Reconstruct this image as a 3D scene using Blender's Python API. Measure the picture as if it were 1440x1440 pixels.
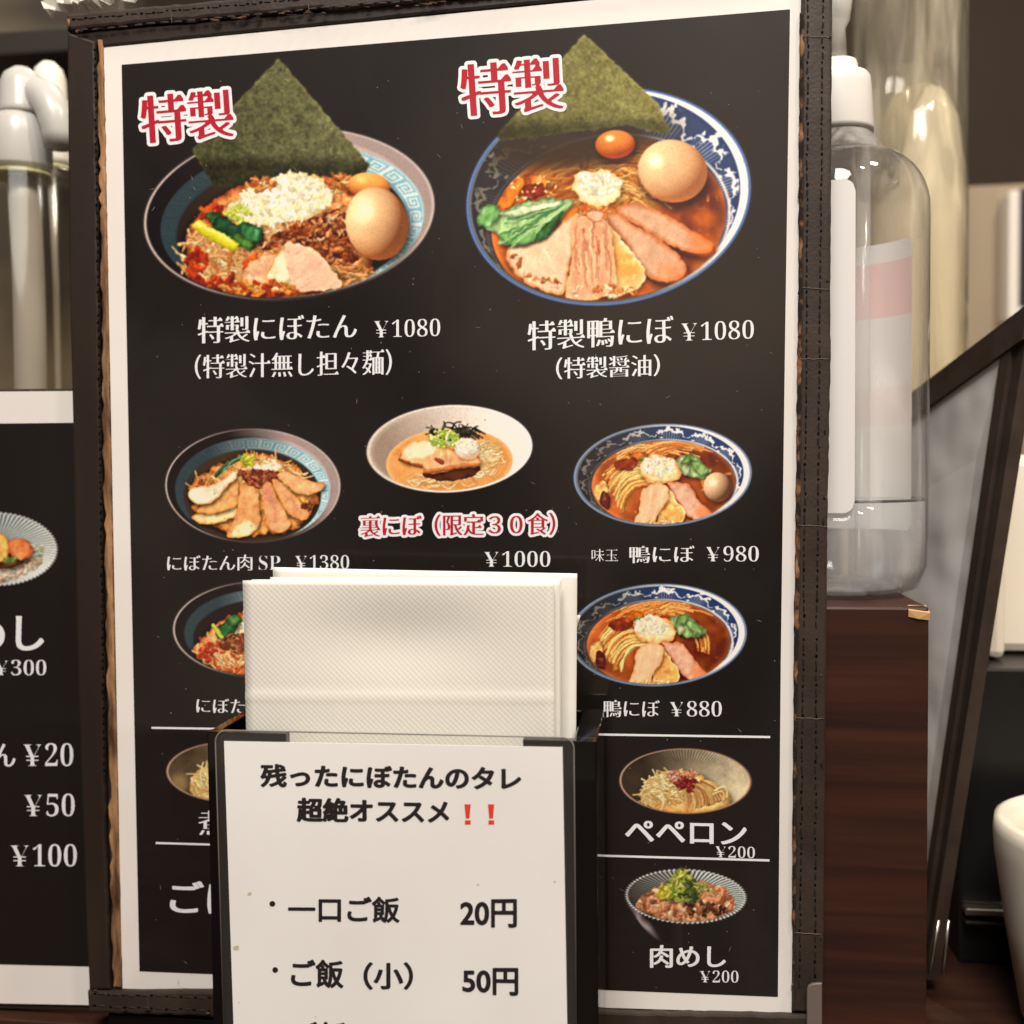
import bpy, bmesh, math, random
import numpy as np
from mathutils import Vector, Matrix
from mathutils.geometry import tessellate_polygon

for o in list(bpy.data.objects): bpy.data.objects.remove(o)
SC = bpy.context.scene
COL = SC.collection
# ---------------------------------------------------------------- camera (metres; table top at z = 0, menu sheet in the plane y = 0)
Z0 = 0.1680
FPX = 1500.0                                   # focal length in pixels of the 1440 px photograph
YAW, PITCH, ROLL = math.radians(7.79), math.radians(-2.27), math.radians(-.55)
CAM = Vector((0.0638, -0.3149, 0.0146+Z0))
_fw = Vector((-math.sin(YAW)*math.cos(PITCH), math.cos(YAW)*math.cos(PITCH), math.sin(PITCH)))
_r0 = Vector((math.cos(YAW), math.sin(YAW), 0)); _u0 = _r0.cross(_fw)
_r = _r0*math.cos(ROLL)+_u0*math.sin(ROLL); _u = -_r0*math.sin(ROLL)+_u0*math.cos(ROLL)
cam = bpy.data.cameras.new('camera'); camo = bpy.data.objects.new('camera', cam); COL.objects.link(camo)
camo.matrix_world = Matrix((( _r.x, _u.x, -_fw.x, CAM.x), (_r.y, _u.y, -_fw.y, CAM.y), (_r.z, _u.z, -_fw.z, CAM.z), (0, 0, 0, 1)))
cam.sensor_width = 36; cam.lens = 36*FPX/1440; cam.clip_start = .01; cam.clip_end = 20
cam.dof.use_dof = True; cam.dof.focus_distance = .304; cam.dof.aperture_fstop = 11
SC.camera = camo
# ---------------------------------------------------------------- light: a dim warm room and the shop's ceiling lamps
SC.view_settings.view_transform = 'Standard'; SC.view_settings.look = 'None'; SC.view_settings.gamma = 1; SC.view_settings.exposure = 0
SC.cycles.use_denoising = True
SC.cycles.max_bounces = 14; SC.cycles.transmission_bounces = 12; SC.cycles.transparent_max_bounces = 12
SC.cycles.sample_clamp_indirect = 4; SC.cycles.caustics_refractive = False; SC.cycles.caustics_reflective = False
W = bpy.data.worlds.new('World'); SC.world = W; W.use_nodes = True
nt = W.node_tree; nt.nodes.clear()
wo = nt.nodes.new('ShaderNodeOutputWorld'); bg = nt.nodes.new('ShaderNodeBackground'); tc = nt.nodes.new('ShaderNodeTexCoord')
nz = nt.nodes.new('ShaderNodeTexNoise'); nz.inputs['Scale'].default_value = 3.2; nz.inputs['Detail'].default_value = 2
cr = nt.nodes.new('ShaderNodeValToRGB')
cr.color_ramp.elements[0].position = .38; cr.color_ramp.elements[0].color = (.022, .018, .016, 1)
cr.color_ramp.elements[1].position = .70; cr.color_ramp.elements[1].color = (1.0, .76, .58, 1)
nt.links.new(tc.outputs['Generated'], nz.inputs['Vector']); nt.links.new(nz.outputs['Fac'], cr.inputs['Fac'])
vm = nt.nodes.new('ShaderNodeVectorMath'); vm.operation = 'DOT_PRODUCT'; vm.inputs[1].default_value = Vector((.03, -.97, .235)).normalized()  # added warm glow behind the camera for a brown reflection on the menu
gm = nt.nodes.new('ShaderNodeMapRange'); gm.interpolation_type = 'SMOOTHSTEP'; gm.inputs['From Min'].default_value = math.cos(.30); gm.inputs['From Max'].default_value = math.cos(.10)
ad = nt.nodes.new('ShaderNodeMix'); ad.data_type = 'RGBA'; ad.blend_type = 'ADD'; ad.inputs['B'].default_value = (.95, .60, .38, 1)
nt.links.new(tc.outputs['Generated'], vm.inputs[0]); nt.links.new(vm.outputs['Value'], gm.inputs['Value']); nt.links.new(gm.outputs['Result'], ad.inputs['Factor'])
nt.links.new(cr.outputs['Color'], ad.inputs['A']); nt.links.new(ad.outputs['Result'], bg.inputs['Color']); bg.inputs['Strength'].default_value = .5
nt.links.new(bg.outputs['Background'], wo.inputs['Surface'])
def lamp(name, loc, target, size, power, color=(1, .86, .70)):
    l = bpy.data.lights.new(name, 'AREA'); l.shape = 'DISK'; l.size = size; l.energy = power; l.color = color
    o = bpy.data.objects.new(name, l); COL.objects.link(o); o.location = loc
    o.rotation_euler = (Vector(target)-Vector(loc)).to_track_quat('-Z', 'Y').to_euler()
    return o
lamp('ceiling_lamp', (.06, -1.0, 1.38), (0, 0, .10), .60, 29.5, (1, .95, .895))
lamp('ceiling_lamp', (.55, -.55, 1.30), (.05, 0, .12), .10, 5.0, (1, .9, .76))
lamp('ceiling_lamp', (-.05, .55, 1.25), (.1, .1, .1), .10, 4.5, (1, .86, .66))
lamp('ceiling_lamp', (.52, -.15, .95), (.17, .2, .15), .08, 5.0, (1, .88, .7))
# ---------------------------------------------------------------- measuring: where the photograph's pixel lies on the plane at depth y
def U(px, py, y=0.0):
    d = _fw+_r*((px-720)/FPX)+_u*(-(py-720)/FPX)
    t = (y-CAM.y)/d.y
    return CAM+d*t
def UA(PX, PY, y):
    a = (PX-720)/FPX; b = -(PY-720)/FPX
    dx = _fw.x+_r.x*a+_u.x*b; dy = _fw.y+_r.y*a+_u.y*b; dz = _fw.z+_r.z*a+_u.z*b
    t = (y-CAM.y)/dy
    return np.stack([CAM.x+dx*t, np.full_like(PX, y), CAM.z+dz*t], -1)
# ---------------------------------------------------------------- printed food pictures
# A little painter: it paints each printed dish of the menu into a grid of colours.
class Pic:
    def __init__(s, x0, y0, x1, y1, res=1.0, seed=1):
        s.x0, s.y0, s.res = x0, y0, res
        s.w = int((x1-x0)*res)+1; s.h = int((y1-y0)*res)+1
        gx = x0+np.arange(s.w)/res; gy = y0+np.arange(s.h)/res
        s.X, s.Y = np.meshgrid(gx, gy)
        s.c = np.zeros((s.h, s.w, 3)); s.a = np.zeros((s.h, s.w))
        s.wm = np.zeros((s.h, s.w)); s.wv = 0.0
    # --- noise
    def noise(s, size, seed=0, sy=None, ang=0.0):
        r = np.random.RandomState(seed*7+13)
        n = 64; g = r.rand(n, n)
        ca, sa = math.cos(ang), math.sin(ang)
        u = (s.X*ca+s.Y*sa)/size; v = (-s.X*sa+s.Y*ca)/(sy or size)
        iu = np.floor(u).astype(int); iv = np.floor(v).astype(int)
        fu = u-iu; fv = v-iv; fu = fu*fu*(3-2*fu); fv = fv*fv*(3-2*fv)
        a = g[iv % n, iu % n]; b = g[iv % n, (iu+1) % n]; c = g[(iv+1) % n, iu % n]; d = g[(iv+1) % n, (iu+1) % n]
        return (a*(1-fu)+b*fu)*(1-fv)+(c*(1-fu)+d*fu)*fv
    def fbm(s, size, seed=0, octs=3, sy=None, ang=0.0):
        t = 0; w = 0; k = 1.0
        for o in range(octs):
            t = t+k*s.noise(size/2**o, seed+o*3, None if sy is None else sy/2**o, ang); w += k; k *= .6
        return t/w
    # --- windows
    def win(s, xa, ya, xb, yb):
        r = s.res
        return (slice(max(0, int((ya-s.y0)*r)-1), min(s.h, int((yb-s.y0)*r)+2)), slice(max(0, int((xa-s.x0)*r)-1), min(s.w, int((xb-s.x0)*r)+2)))
    def put(s, m, col, sl=None, alpha=True):
        sl = sl or (slice(None), slice(None))
        m = np.clip(m, 0, 1)
        col = np.asarray(col, float)
        s.c[sl] = s.c[sl]*(1-m[..., None])+col*m[..., None]
        s.wm[sl] = s.wm[sl]*(1-m)+s.wv*m
        if alpha: s.a[sl] = s.a[sl]+(1-s.a[sl])*m
    def ell(s, cx, cy, a, b, tilt=0.0):
        t = math.radians(tilt); ca, sa = math.cos(t), math.sin(t)
        dx = s.X-cx; dy = s.Y-cy
        u = (dx*ca+dy*sa)/a; v = (-dx*sa+dy*ca)/b
        return u, v, np.hypot(u, v)
    def soft(s, r, scale, w=1.0):      # r: normalised radius; 1 inside
        return np.clip((1-r)*scale/w+.5, 0, 1)
    def polyd(s, pts, sl):
        X = s.X[sl]; Y = s.Y[sl]; d = np.full(X.shape, 1e9); ins = np.zeros(X.shape, bool)
        n = len(pts)
        for i in range(n):
            ax, ay = pts[i]; bx, by = pts[(i+1) % n]
            ex, ey = bx-ax, by-ay
            t = np.clip(((X-ax)*ex+(Y-ay)*ey)/(ex*ex+ey*ey+1e-9), 0, 1)
            d = np.minimum(d, np.hypot(X-ax-t*ex, Y-ay-t*ey))
            c = ((ay > Y) != (by > Y)) & (X < (bx-ax)*(Y-ay)/(by-ay+1e-12)+ax)
            ins ^= c
        return np.where(ins, d, -d)
    def smooth(s, pts, k=4):
        p = np.array(pts, float); n = len(p); out = []
        for i in range(n):
            p0, p1, p2, p3 = p[i-1], p[i], p[(i+1) % n], p[(i+2) % n]
            for j in range(k):
                t = j/k
                out.append(.5*((2*p1)+(-p0+p2)*t+(2*p0-5*p1+4*p2-p3)*t*t+(-p0+3*p1-3*p2+p3)*t**3))
        return out
    def shadow(s, pts, dx, dy, blur, k=.5):
        q = [(x+dx, y+dy) for x, y in pts]; xs = [p[0] for p in q]; ys = [p[1] for p in q]
        sl = s.win(min(xs)-blur, min(ys)-blur, max(xs)+blur, max(ys)+blur)
        d = s.polyd(q, sl); m = np.clip((d+blur)/(2*blur), 0, 1)
        m = m*m*(3-2*m)*k
        s.c[sl] *= (1-m[..., None]*s.clipm[sl][..., None])
    clipm = None
    def slab(s, pts, base, edge, ew=4.0, smooth=True, nz=(14, .25), seed=0, grad=(0, 0, 0), fibre=None, shade=.5, sh=(3, 4, 6, .5), wob=1.5, spec=0):
        if smooth: pts = s.smooth(pts)
        if sh: s.shadow(pts, *sh)
        xs = [p[0] for p in pts]; ys = [p[1] for p in pts]
        sl = s.win(min(xs)-4, min(ys)-4, max(xs)+4, max(ys)+4)
        d = s.polyd(pts, sl)
        d = d+(s.noise(7, seed+50)[sl]-.5)*2*wob
        n = s.fbm(nz[0], seed, 3)[sl]
        if fibre: n = .45*n+.55*s.fbm(fibre[0], seed+9, 2, fibre[1], fibre[2])[sl]
        e = np.clip(d/ew, 0, 1)[..., None]
        e = e*e*(3-2*e)
        col = np.asarray(edge, float)*(1-e)+np.asarray(base, float)*e
        cx = (min(xs)+max(xs))/2; cy = (min(ys)+max(ys))/2
        g = 1+grad[0]*(s.X[sl]-cx)/100+grad[1]*(s.Y[sl]-cy)/100
        col = col*((1+(n-.5)*2*nz[1])*g)[..., None]
        if spec: col = col+np.clip((s.fbm(9, seed+31, 2)[sl]-.62)*6, 0, 1)[..., None]*spec
        m = np.clip(d*s.res+.5, 0, 1)*s.clipm[sl]
        s.wv = .7; s.put(m, np.clip(col, 0, 255), sl); s.wv = 0.0
    def stroke(s, pts, r, col, light=(-.3, -.8), amb=.55, spec=.25, r2=None):
        pts = [tuple(p) for p in pts]
        xs = [p[0] for p in pts]; ys = [p[1] for p in pts]; R = max(r, r2 or r)+2
        sl = s.win(min(xs)-R, min(ys)-R, max(xs)+R, max(ys)+R)
        X = s.X[sl]; Y = s.Y[sl]
        if X.size == 0: return
        best = np.full(X.shape, 1e9); nx = np.zeros(X.shape); ny = np.zeros(X.shape); tt = np.zeros(X.shape)
        n = len(pts)-1
        for i in range(n):
            ax, ay = pts[i]; bx, by = pts[i+1]; ex, ey = bx-ax, by-ay
            t = np.clip(((X-ax)*ex+(Y-ay)*ey)/(ex*ex+ey*ey+1e-9), 0, 1)
            dx = X-ax-t*ex; dy = Y-ay-t*ey; d = np.hypot(dx, dy)
            k = d < best
            best = np.where(k, d, best); nx = np.where(k, dx, nx); ny = np.where(k, dy, ny); tt = np.where(k, (i+t)/n, tt)
        rr = r if r2 is None else r+(r2-r)*tt
        q = best/rr
        lam = np.clip(-(nx*-light[0]*-1+ny*-light[1]*-1)/rr*-1, -1, 1)
        h = np.sqrt(np.clip(1-q*q, 0, 1))
        sh = amb+(1-amb)*np.clip(h*.75+lam*.55, 0, 1.25)
        c = np.asarray(col, float)*sh[..., None]+255*spec*(np.clip(h*.8+lam*.5, 0, 1)**8)[..., None]
        m = np.clip((rr-best)*s.res+.5, 0, 1)*s.clipm[sl]
        s.wv = 1.0; s.put(m, np.clip(c, 0, 255), sl); s.wv = 0.0
    def ball(s, cx, cy, a, b, tilt, col, dark, light=(-.5, -.55), spec=.7, spos=(-.35, -.4), ss=.05, sh=(5, 8, 12, .55), core=None):
        if sh:
            pts = [(cx+a*math.cos(t)*math.cos(math.radians(tilt))-b*math.sin(t)*math.sin(math.radians(tilt)), cy+a*math.cos(t)*math.sin(math.radians(tilt))+b*math.sin(t)*math.cos(math.radians(tilt))) for t in np.linspace(0, 6.28, 24)[:-1]]
            s.shadow(pts, *sh)
        R = max(a, b)+3; sl = s.win(cx-R, cy-R, cx+R, cy+R)
        t = math.radians(tilt); ca, sa = math.cos(t), math.sin(t)
        dx = s.X[sl]-cx; dy = s.Y[sl]-cy
        u = (dx*ca+dy*sa)/a; v = (-dx*sa+dy*ca)/b; r = np.hypot(u, v)
        z = np.sqrt(np.clip(1-r*r, 0, 1)); wu = u*ca-v*sa; wv = u*sa+v*ca
        l = np.clip(wu*light[0]+wv*light[1]+z*.68, 0, 1)
        l = l**.8
        c = np.asarray(dark, float)*(1-l[..., None])+np.asarray(col, float)*l[..., None]
        # a warm bounce from the broth on the underside
        c = c+np.array([40, 18, 4])*(np.clip(wv-.35, 0, 1)*np.clip(r-.55, 0, 1)*2.2)[..., None]
        c = c*(1+(s.fbm(20, 5, 2)[sl]-.5)*.12)[..., None]
        c = c+255*spec*np.exp(-((wu-spos[0])**2+(wv-spos[1])**2)/ss)[..., None]*.5
        s.put(np.clip((1-r)*min(a, b)*s.res+.5, 0, 1)*s.clipm[sl], np.clip(c, 0, 255), sl)
    def crumbs(s, n, region, size, cols, seed=0, amb=.4, spec=.3, elong=1.6, shadow=.0):
        r = np.random.RandomState(seed)
        k = 0
        while k < n:
            x, y = region(r)
            a = r.uniform(0, 6.28); sz = r.uniform(*size); L = sz*r.uniform(.3, elong)
            col = np.array(cols[r.randint(len(cols))])*r.uniform(.82, 1.12)
            p = [(x-L*math.cos(a), y-L*math.sin(a)), (x+r.uniform(-1, 1)*sz*.7, y+r.uniform(-1, 1)*sz*.7), (x+L*math.cos(a), y+L*math.sin(a))]
            if shadow:
                s.stroke([(q[0]+1, q[1]+1.6) for q in p], sz*1.05, (25, 12, 6), amb=1, spec=0)
            s.stroke(p, sz*r.uniform(.5, 1.0), col, amb=amb, spec=spec*r.uniform(0, 1), r2=sz*r.uniform(.4, .9))
            k += 1
    def blur(s, A, sig):
        n = int(sig*3)+1; A = np.pad(A, ((n, n), (n, n), (0, 0)), mode='edge'); k = np.exp(-np.arange(-n, n+1)**2/(2*sig*sig)); k /= k.sum()
        B = np.zeros_like(A)
        for i, w in enumerate(k):
            B += w*np.roll(A, i-n, 0)
        C = np.zeros_like(A)
        for i, w in enumerate(k):
            C += w*np.roll(B, i-n, 1)
        return C[n:-n, n:-n]
    def finish(s, warp=1.5, wsize=5.0, sig=.8, con=1.12, tint=(1.04, 1.0, .93), grain=.05, keep=None):
        """the softness, grain and strong contrast of a printed photograph"""
        dx = (s.fbm(wsize, 91, 2)-.5)*2*warp*1.6*s.res; dy = (s.fbm(wsize, 97, 2)-.5)*2*warp*1.6*s.res
        keep = s.blur(s.wm[..., None], 1.0)[..., 0]
        dx *= keep; dy *= keep
        J, I = np.meshgrid(np.arange(s.w), np.arange(s.h))
        fi = np.clip(I+dy, 0, s.h-1.001); fj = np.clip(J+dx, 0, s.w-1.001)
        i0 = fi.astype(int); j0 = fj.astype(int); a = (fi-i0)[..., None]; b = (fj-j0)[..., None]
        P = np.dstack([s.c*s.a[..., None], s.a])
        P = (P[i0, j0]*(1-a)+P[np.minimum(i0+1, s.h-1), j0]*a)*(1-b)+(P[i0, np.minimum(j0+1, s.w-1)]*(1-a)+P[np.minimum(i0+1, s.h-1), np.minimum(j0+1, s.w-1)]*a)*b
        Q = s.blur(P, sig*s.res)
        c = Q[..., :3]/np.maximum(Q[..., 3:], 1e-4)
        W = s.blur(np.dstack([c*s.a[..., None], s.a]), 5*s.res); low = W[..., :3]/np.maximum(W[..., 3:], 1e-3)
        c = c+(c-low)*.18
        m = 112.0
        c = m+(c-m)*con
        c = c*np.array(tint)*(1+(s.noise(1.7, 5)-.5)*2*grain)[..., None]
        s.c = np.clip(c, 0, 255)*.94+14; s.a = np.clip(Q[..., 3]*1.0, 0, 1)
        return s

def in_ell(cx, cy, a, b, pw=.5, cond=None):
    def f(r):
        while True:
            t = r.uniform(0, 6.283); q = r.uniform(0, 1)**pw
            x, y = cx+a*q*math.cos(t), cy+b*q*math.sin(t)
            if cond is None or cond(x, y): return x, y
    return f
def in_poly(pts):
    P = pts; xs = [p[0] for p in P]; ys = [p[1] for p in P]
    def ins(x, y):
        k = False
        for i in range(len(P)):
            ax, ay = P[i]; bx, by = P[(i+1) % len(P)]
            if (ay > y) != (by > y) and x < (bx-ax)*(y-ay)/(by-ay+1e-12)+ax: k = not k
        return k
    def f(r):
        while True:
            x, y = r.uniform(min(xs), max(xs)), r.uniform(min(ys), max(ys))
            if ins(x, y): return x, y
    return f
def arc(x0, y0, x1, y1, bend, n=9, wig=0, r=None):
    out = []; dx, dy = x1-x0, y1-y0
    for i in range(n):
        t = i/(n-1); k = 4*t*(1-t)*bend
        w = (r.uniform(-wig, wig) if (r is not None and wig) else 0)
        out.append((x0+dx*t-dy*k+w, y0+dy*t+dx*k+w))
    return out
def lerp3(a, b, t):
    return np.asarray(a, float)*(1-t[..., None])+np.asarray(b, float)*t[..., None]
FRET = ["111111110", "100000010", "101111010", "101001010", "101011010", "101000010", "101111110", "100000000", "111111111"]
FRETA = np.array([[int(ch) for ch in row] for row in FRET], float)

def nori(p, pts, seed, lo=(56, 54, 36), hi=(112, 108, 70), soft_bottom=None, shadow_y=None):
    xs = [q[0] for q in pts]; ys = [q[1] for q in pts]
    sl = p.win(min(xs)-4, min(ys)-4, max(xs)+4, max(ys)+4)
    d = p.polyd(pts, sl)+(p.noise(5, seed+3)[sl]-.5)*2.5
    f = .55*p.fbm(9, seed, 3)[sl]+.45*p.fbm(3.2, seed+8, 2)[sl]
    f = np.clip((f-.5)*1.5+.5, 0, 1)
    col = lerp3(lo, hi, f)
    col = col+np.array([26, 24, 10])*np.exp(-np.clip(d, 0, 99)/2.0)[..., None]       # the torn rim catches light
    cx = (min(xs)+max(xs))/2; cy = (min(ys)+max(ys))/2
    col = col*np.clip(1+.12*(p.X[sl]-cx)/100-.05*(p.Y[sl]-cy)/100, .5, 1.4)[..., None]
    fl = np.clip((p.noise(2.6, seed+21)[sl]-.83)*7, 0, 1)*.5
    col = col+np.array([70, 66, 40])*fl[..., None]
    if shadow_y is not None:
        k = np.clip((p.Y[sl]-shadow_y(p.X[sl]))/26, 0, 1); k = k*k*(3-2*k)
        col = col*(1-.42*k)[..., None]
    m = np.clip(d*p.res+.5, 0, 1)
    p.put(m, np.clip(col, 0, 255), sl)

def dark_bowl(p, cx, cy, a, b, tilt, band, inner, k=1.0):
    """dark glazed bowl with a blue key-pattern band; band / inner are (cx, cy, a, b)"""
    u, v, r = p.ell(cx, cy, a, b, tilt)
    m = p.soft(r, b)
    right = np.clip(u*.9+.35-.35*v, 0, 1)
    base = lerp3((34, 28, 27), (198, 176, 168), np.clip(right*1.5-.62, 0, 1)**1.3)
    p.put(m, base)
    # darker line inside the wide rim on the right
    p.put(p.soft(np.abs(r-.93)/.05, 3)*np.clip(right-.3, 0, 1)*.55, (120, 98, 92))
    ub, vb, rb = p.ell(*band, tilt)
    ui, vi, ri = p.ell(*inner, tilt)
    lightR = np.clip(ub*.8+.45, 0, 1)
    inside = p.soft(rb, band[3])
    bandc = lerp3((52, 62, 64), (196, 204, 198), lightR)
    p.put(inside, bandc)
    ang = np.arctan2(vb, ub)
    rad = np.clip((rb*band[2]-ri*0)/band[2], 0, 2)
    # radial position inside the band, 0 at its outer edge and 1 at its inner edge
    w = np.clip((1-rb)/np.maximum(1e-3, (1-rb)+np.clip(ri-1, 0, 9)), 0, 1)
    N = 30; t = (ang/(2*math.pi)*N) % 1.0
    flip = (np.floor(ang/(2*math.pi)*N).astype(int) % 2) == 0
    t = np.where(flip, t, 1-t)
    gi = np.clip((w*1.25-.12)*9, 0, 8.99).astype(int); gj = np.clip(t*9, 0, 8.99).astype(int)
    f = FRETA[gi, gj]*((w > .1) & (w < .92))
    left = np.clip(-ub*1.2+.1, 0, 1)
    blue = lerp3((38, 50, 56), (112, 158, 174), lightR)
    p.put(inside*(f*.85)*np.clip(1-left*.55, 0, 1), blue)
    line = np.clip(1-np.abs(w-.04)/.05, 0, 1)+np.clip(1-np.abs(w-.95)/.06, 0, 1)
    p.put(inside*np.clip(line, 0, 1)*.8, blue)
    # inside below the band
    p.put(p.soft(ri, inner[3]), lerp3((46, 36, 31), (70, 52, 40), np.clip(ui*.5+.5, 0, 1)))
    # bright lip
    lip = np.clip(1-np.abs(r-.988)*b/(1.7*k), 0, 1)
    p.put(lip*np.clip(.25+np.clip(-u, 0, 1)*.9+np.clip(v, 0, 1)*.1-np.clip(v-.8, 0, 1)*2, 0, .95), (222, 200, 186))
    p.put(lip*np.clip(v*1.3-.3, 0, 1)*.5, (120, 92, 78))

def blue_bowl(p, cx, cy, a, b, tilt, inner, k=1.0, N=15):
    u, v, r = p.ell(cx, cy, a, b, tilt)
    p.put(p.soft(r, b), (62, 92, 150) if k > .9 else (104, 118, 146))
    lightR = np.clip(u*.85+.4-.3*v, 0, 1)
    r1 = 1-4.2*k/b*.72
    p.put(np.clip((r1-r)*b+.5, 0, 1), lerp3((96, 98, 104), (236, 226, 216), np.clip(lightR*1.5-.4, 0, 1)))
    r2 = r1-(2.6+2.8*np.clip(u*1.2-.1, 0, 1))*k/b
    ui, vi, ri = p.ell(*inner, tilt)
    wobb = np.where(u > 0, 1+np.clip(u, 0, 1)*.3, 1)
    r2e = r2-.03*np.clip(u-.2, 0, 1)
    bm = np.clip((r2e-r)*b+.5, 0, 1)
    navy = lerp3((44, 42, 44), (46, 62, 98), np.clip(lightR*1.3, 0, 1))
    p.put(bm, navy)
    ang = np.arctan2(vi, ui)
    w = np.clip((r2e-r)/np.maximum(1e-3, (r2e-r)+np.clip(ri-1, 0, 9)), 0, 1)     # 0 outer .. 1 inner
    q = ang/(2*math.pi)*N; t = q % 1.0
    foam = lerp3((112, 104, 92), (226, 220, 212), np.clip(lightR*1.5-.1, 0, 1))
    ragged = (p.noise(4.5*k, 77)-.5)*.35
    pk = np.abs(np.sin(q*math.pi)); pk2 = np.abs(np.sin(q*math.pi*3+.6))
    crest = .66-.30*pk-.16*pk2*(pk > .35)+ragged*.5
    th = .05+.055*pk
    m = np.clip((th-np.abs(w-crest))/.04, 0, 1)
    claw = np.clip((p.noise(5.5*k, 55)-.60)*9, 0, 1)*np.clip((.17-np.abs(w-crest+.10))/.06, 0, 1)*(pk > .5)
    m = np.maximum(m, claw)
    dots = np.hypot((((q*2) % 1)-.5)*.5, w-.74); m = np.maximum(m, np.clip((.07-dots)/.03, 0, 1)*((np.floor(q*2) % 2) == 0))
    streak = np.clip((np.sin(q*2*math.pi*13)+.3)*2, 0, 1)*(w > crest)*np.clip(pk*1.6-.5, 0, 1)*.75
    p.put(bm*np.clip(streak, 0, 1)*.75, lerp3((80, 76, 74), (170, 176, 190), lightR))
    p.put(bm*m*.92, foam)
    # white line and broth edge
    lm = np.clip(1-np.abs(ri-1.03)*inner[3]/(2.4*k), 0, 1)
    p.put(bm*lm*np.clip(.35+lightR, 0, 1), lerp3((120, 108, 98), (232, 212, 196), lightR))
    # thin bright arc on the outermost lip
    p.put(np.clip(1-np.abs(r-.992)*b/1.2, 0, 1)*.45, (158, 178, 206))

def broth(p, inner, tilt, outer, col0=(92, 34, 14), col1=(206, 98, 26), seed=3):
    ui, vi, ri = p.ell(*inner, tilt)
    u, v, r = p.ell(*outer, tilt)
    f = p.fbm(34, seed, 3)
    c = lerp3(col0, col1, np.clip((f-.35)*1.4+.3-.35*ui, 0, 1))
    rim = np.clip((ri-.86)/.14, 0, 1)
    c = c*(1-.25*rim[..., None])+np.array([236, 150, 92])*(.30*rim[..., None]**2)
    m = p.soft(ri, inner[3])*np.clip((.955-r)*outer[3]+.5, 0, 1)
    p.put(m, c)
    fl = np.clip((p.noise(6, seed+40)-.8)*6, 0, 1)*np.clip((p.noise(30, seed+44)-.5)*4, 0, 1)
    p.put(m*fl*.6, (238, 170, 90))
    return m

def tan_slice(p, pts, seed, base=(226, 176, 136), edge=(196, 112, 58), **kw):
    p.slab(pts, base, edge, seed=seed, **kw)

def greens(p, leaves, seed=0):
    for i, (pts, col) in enumerate(leaves):
        p.slab(pts, col, tuple(x*.62 for x in col), ew=5, nz=(9, .42), seed=seed+i, sh=(2, 3, 4, .45), spec=26, fibre=(5, 18, .4), wob=2)

def sprinkle_white(p, reg, n, size, seed, tint=(240, 228, 196)):
    p.crumbs(n, reg, size, [tint, (255, 248, 226), (236, 216, 168), (248, 232, 190)], seed, amb=.8, spec=.15, elong=1.5)

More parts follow.
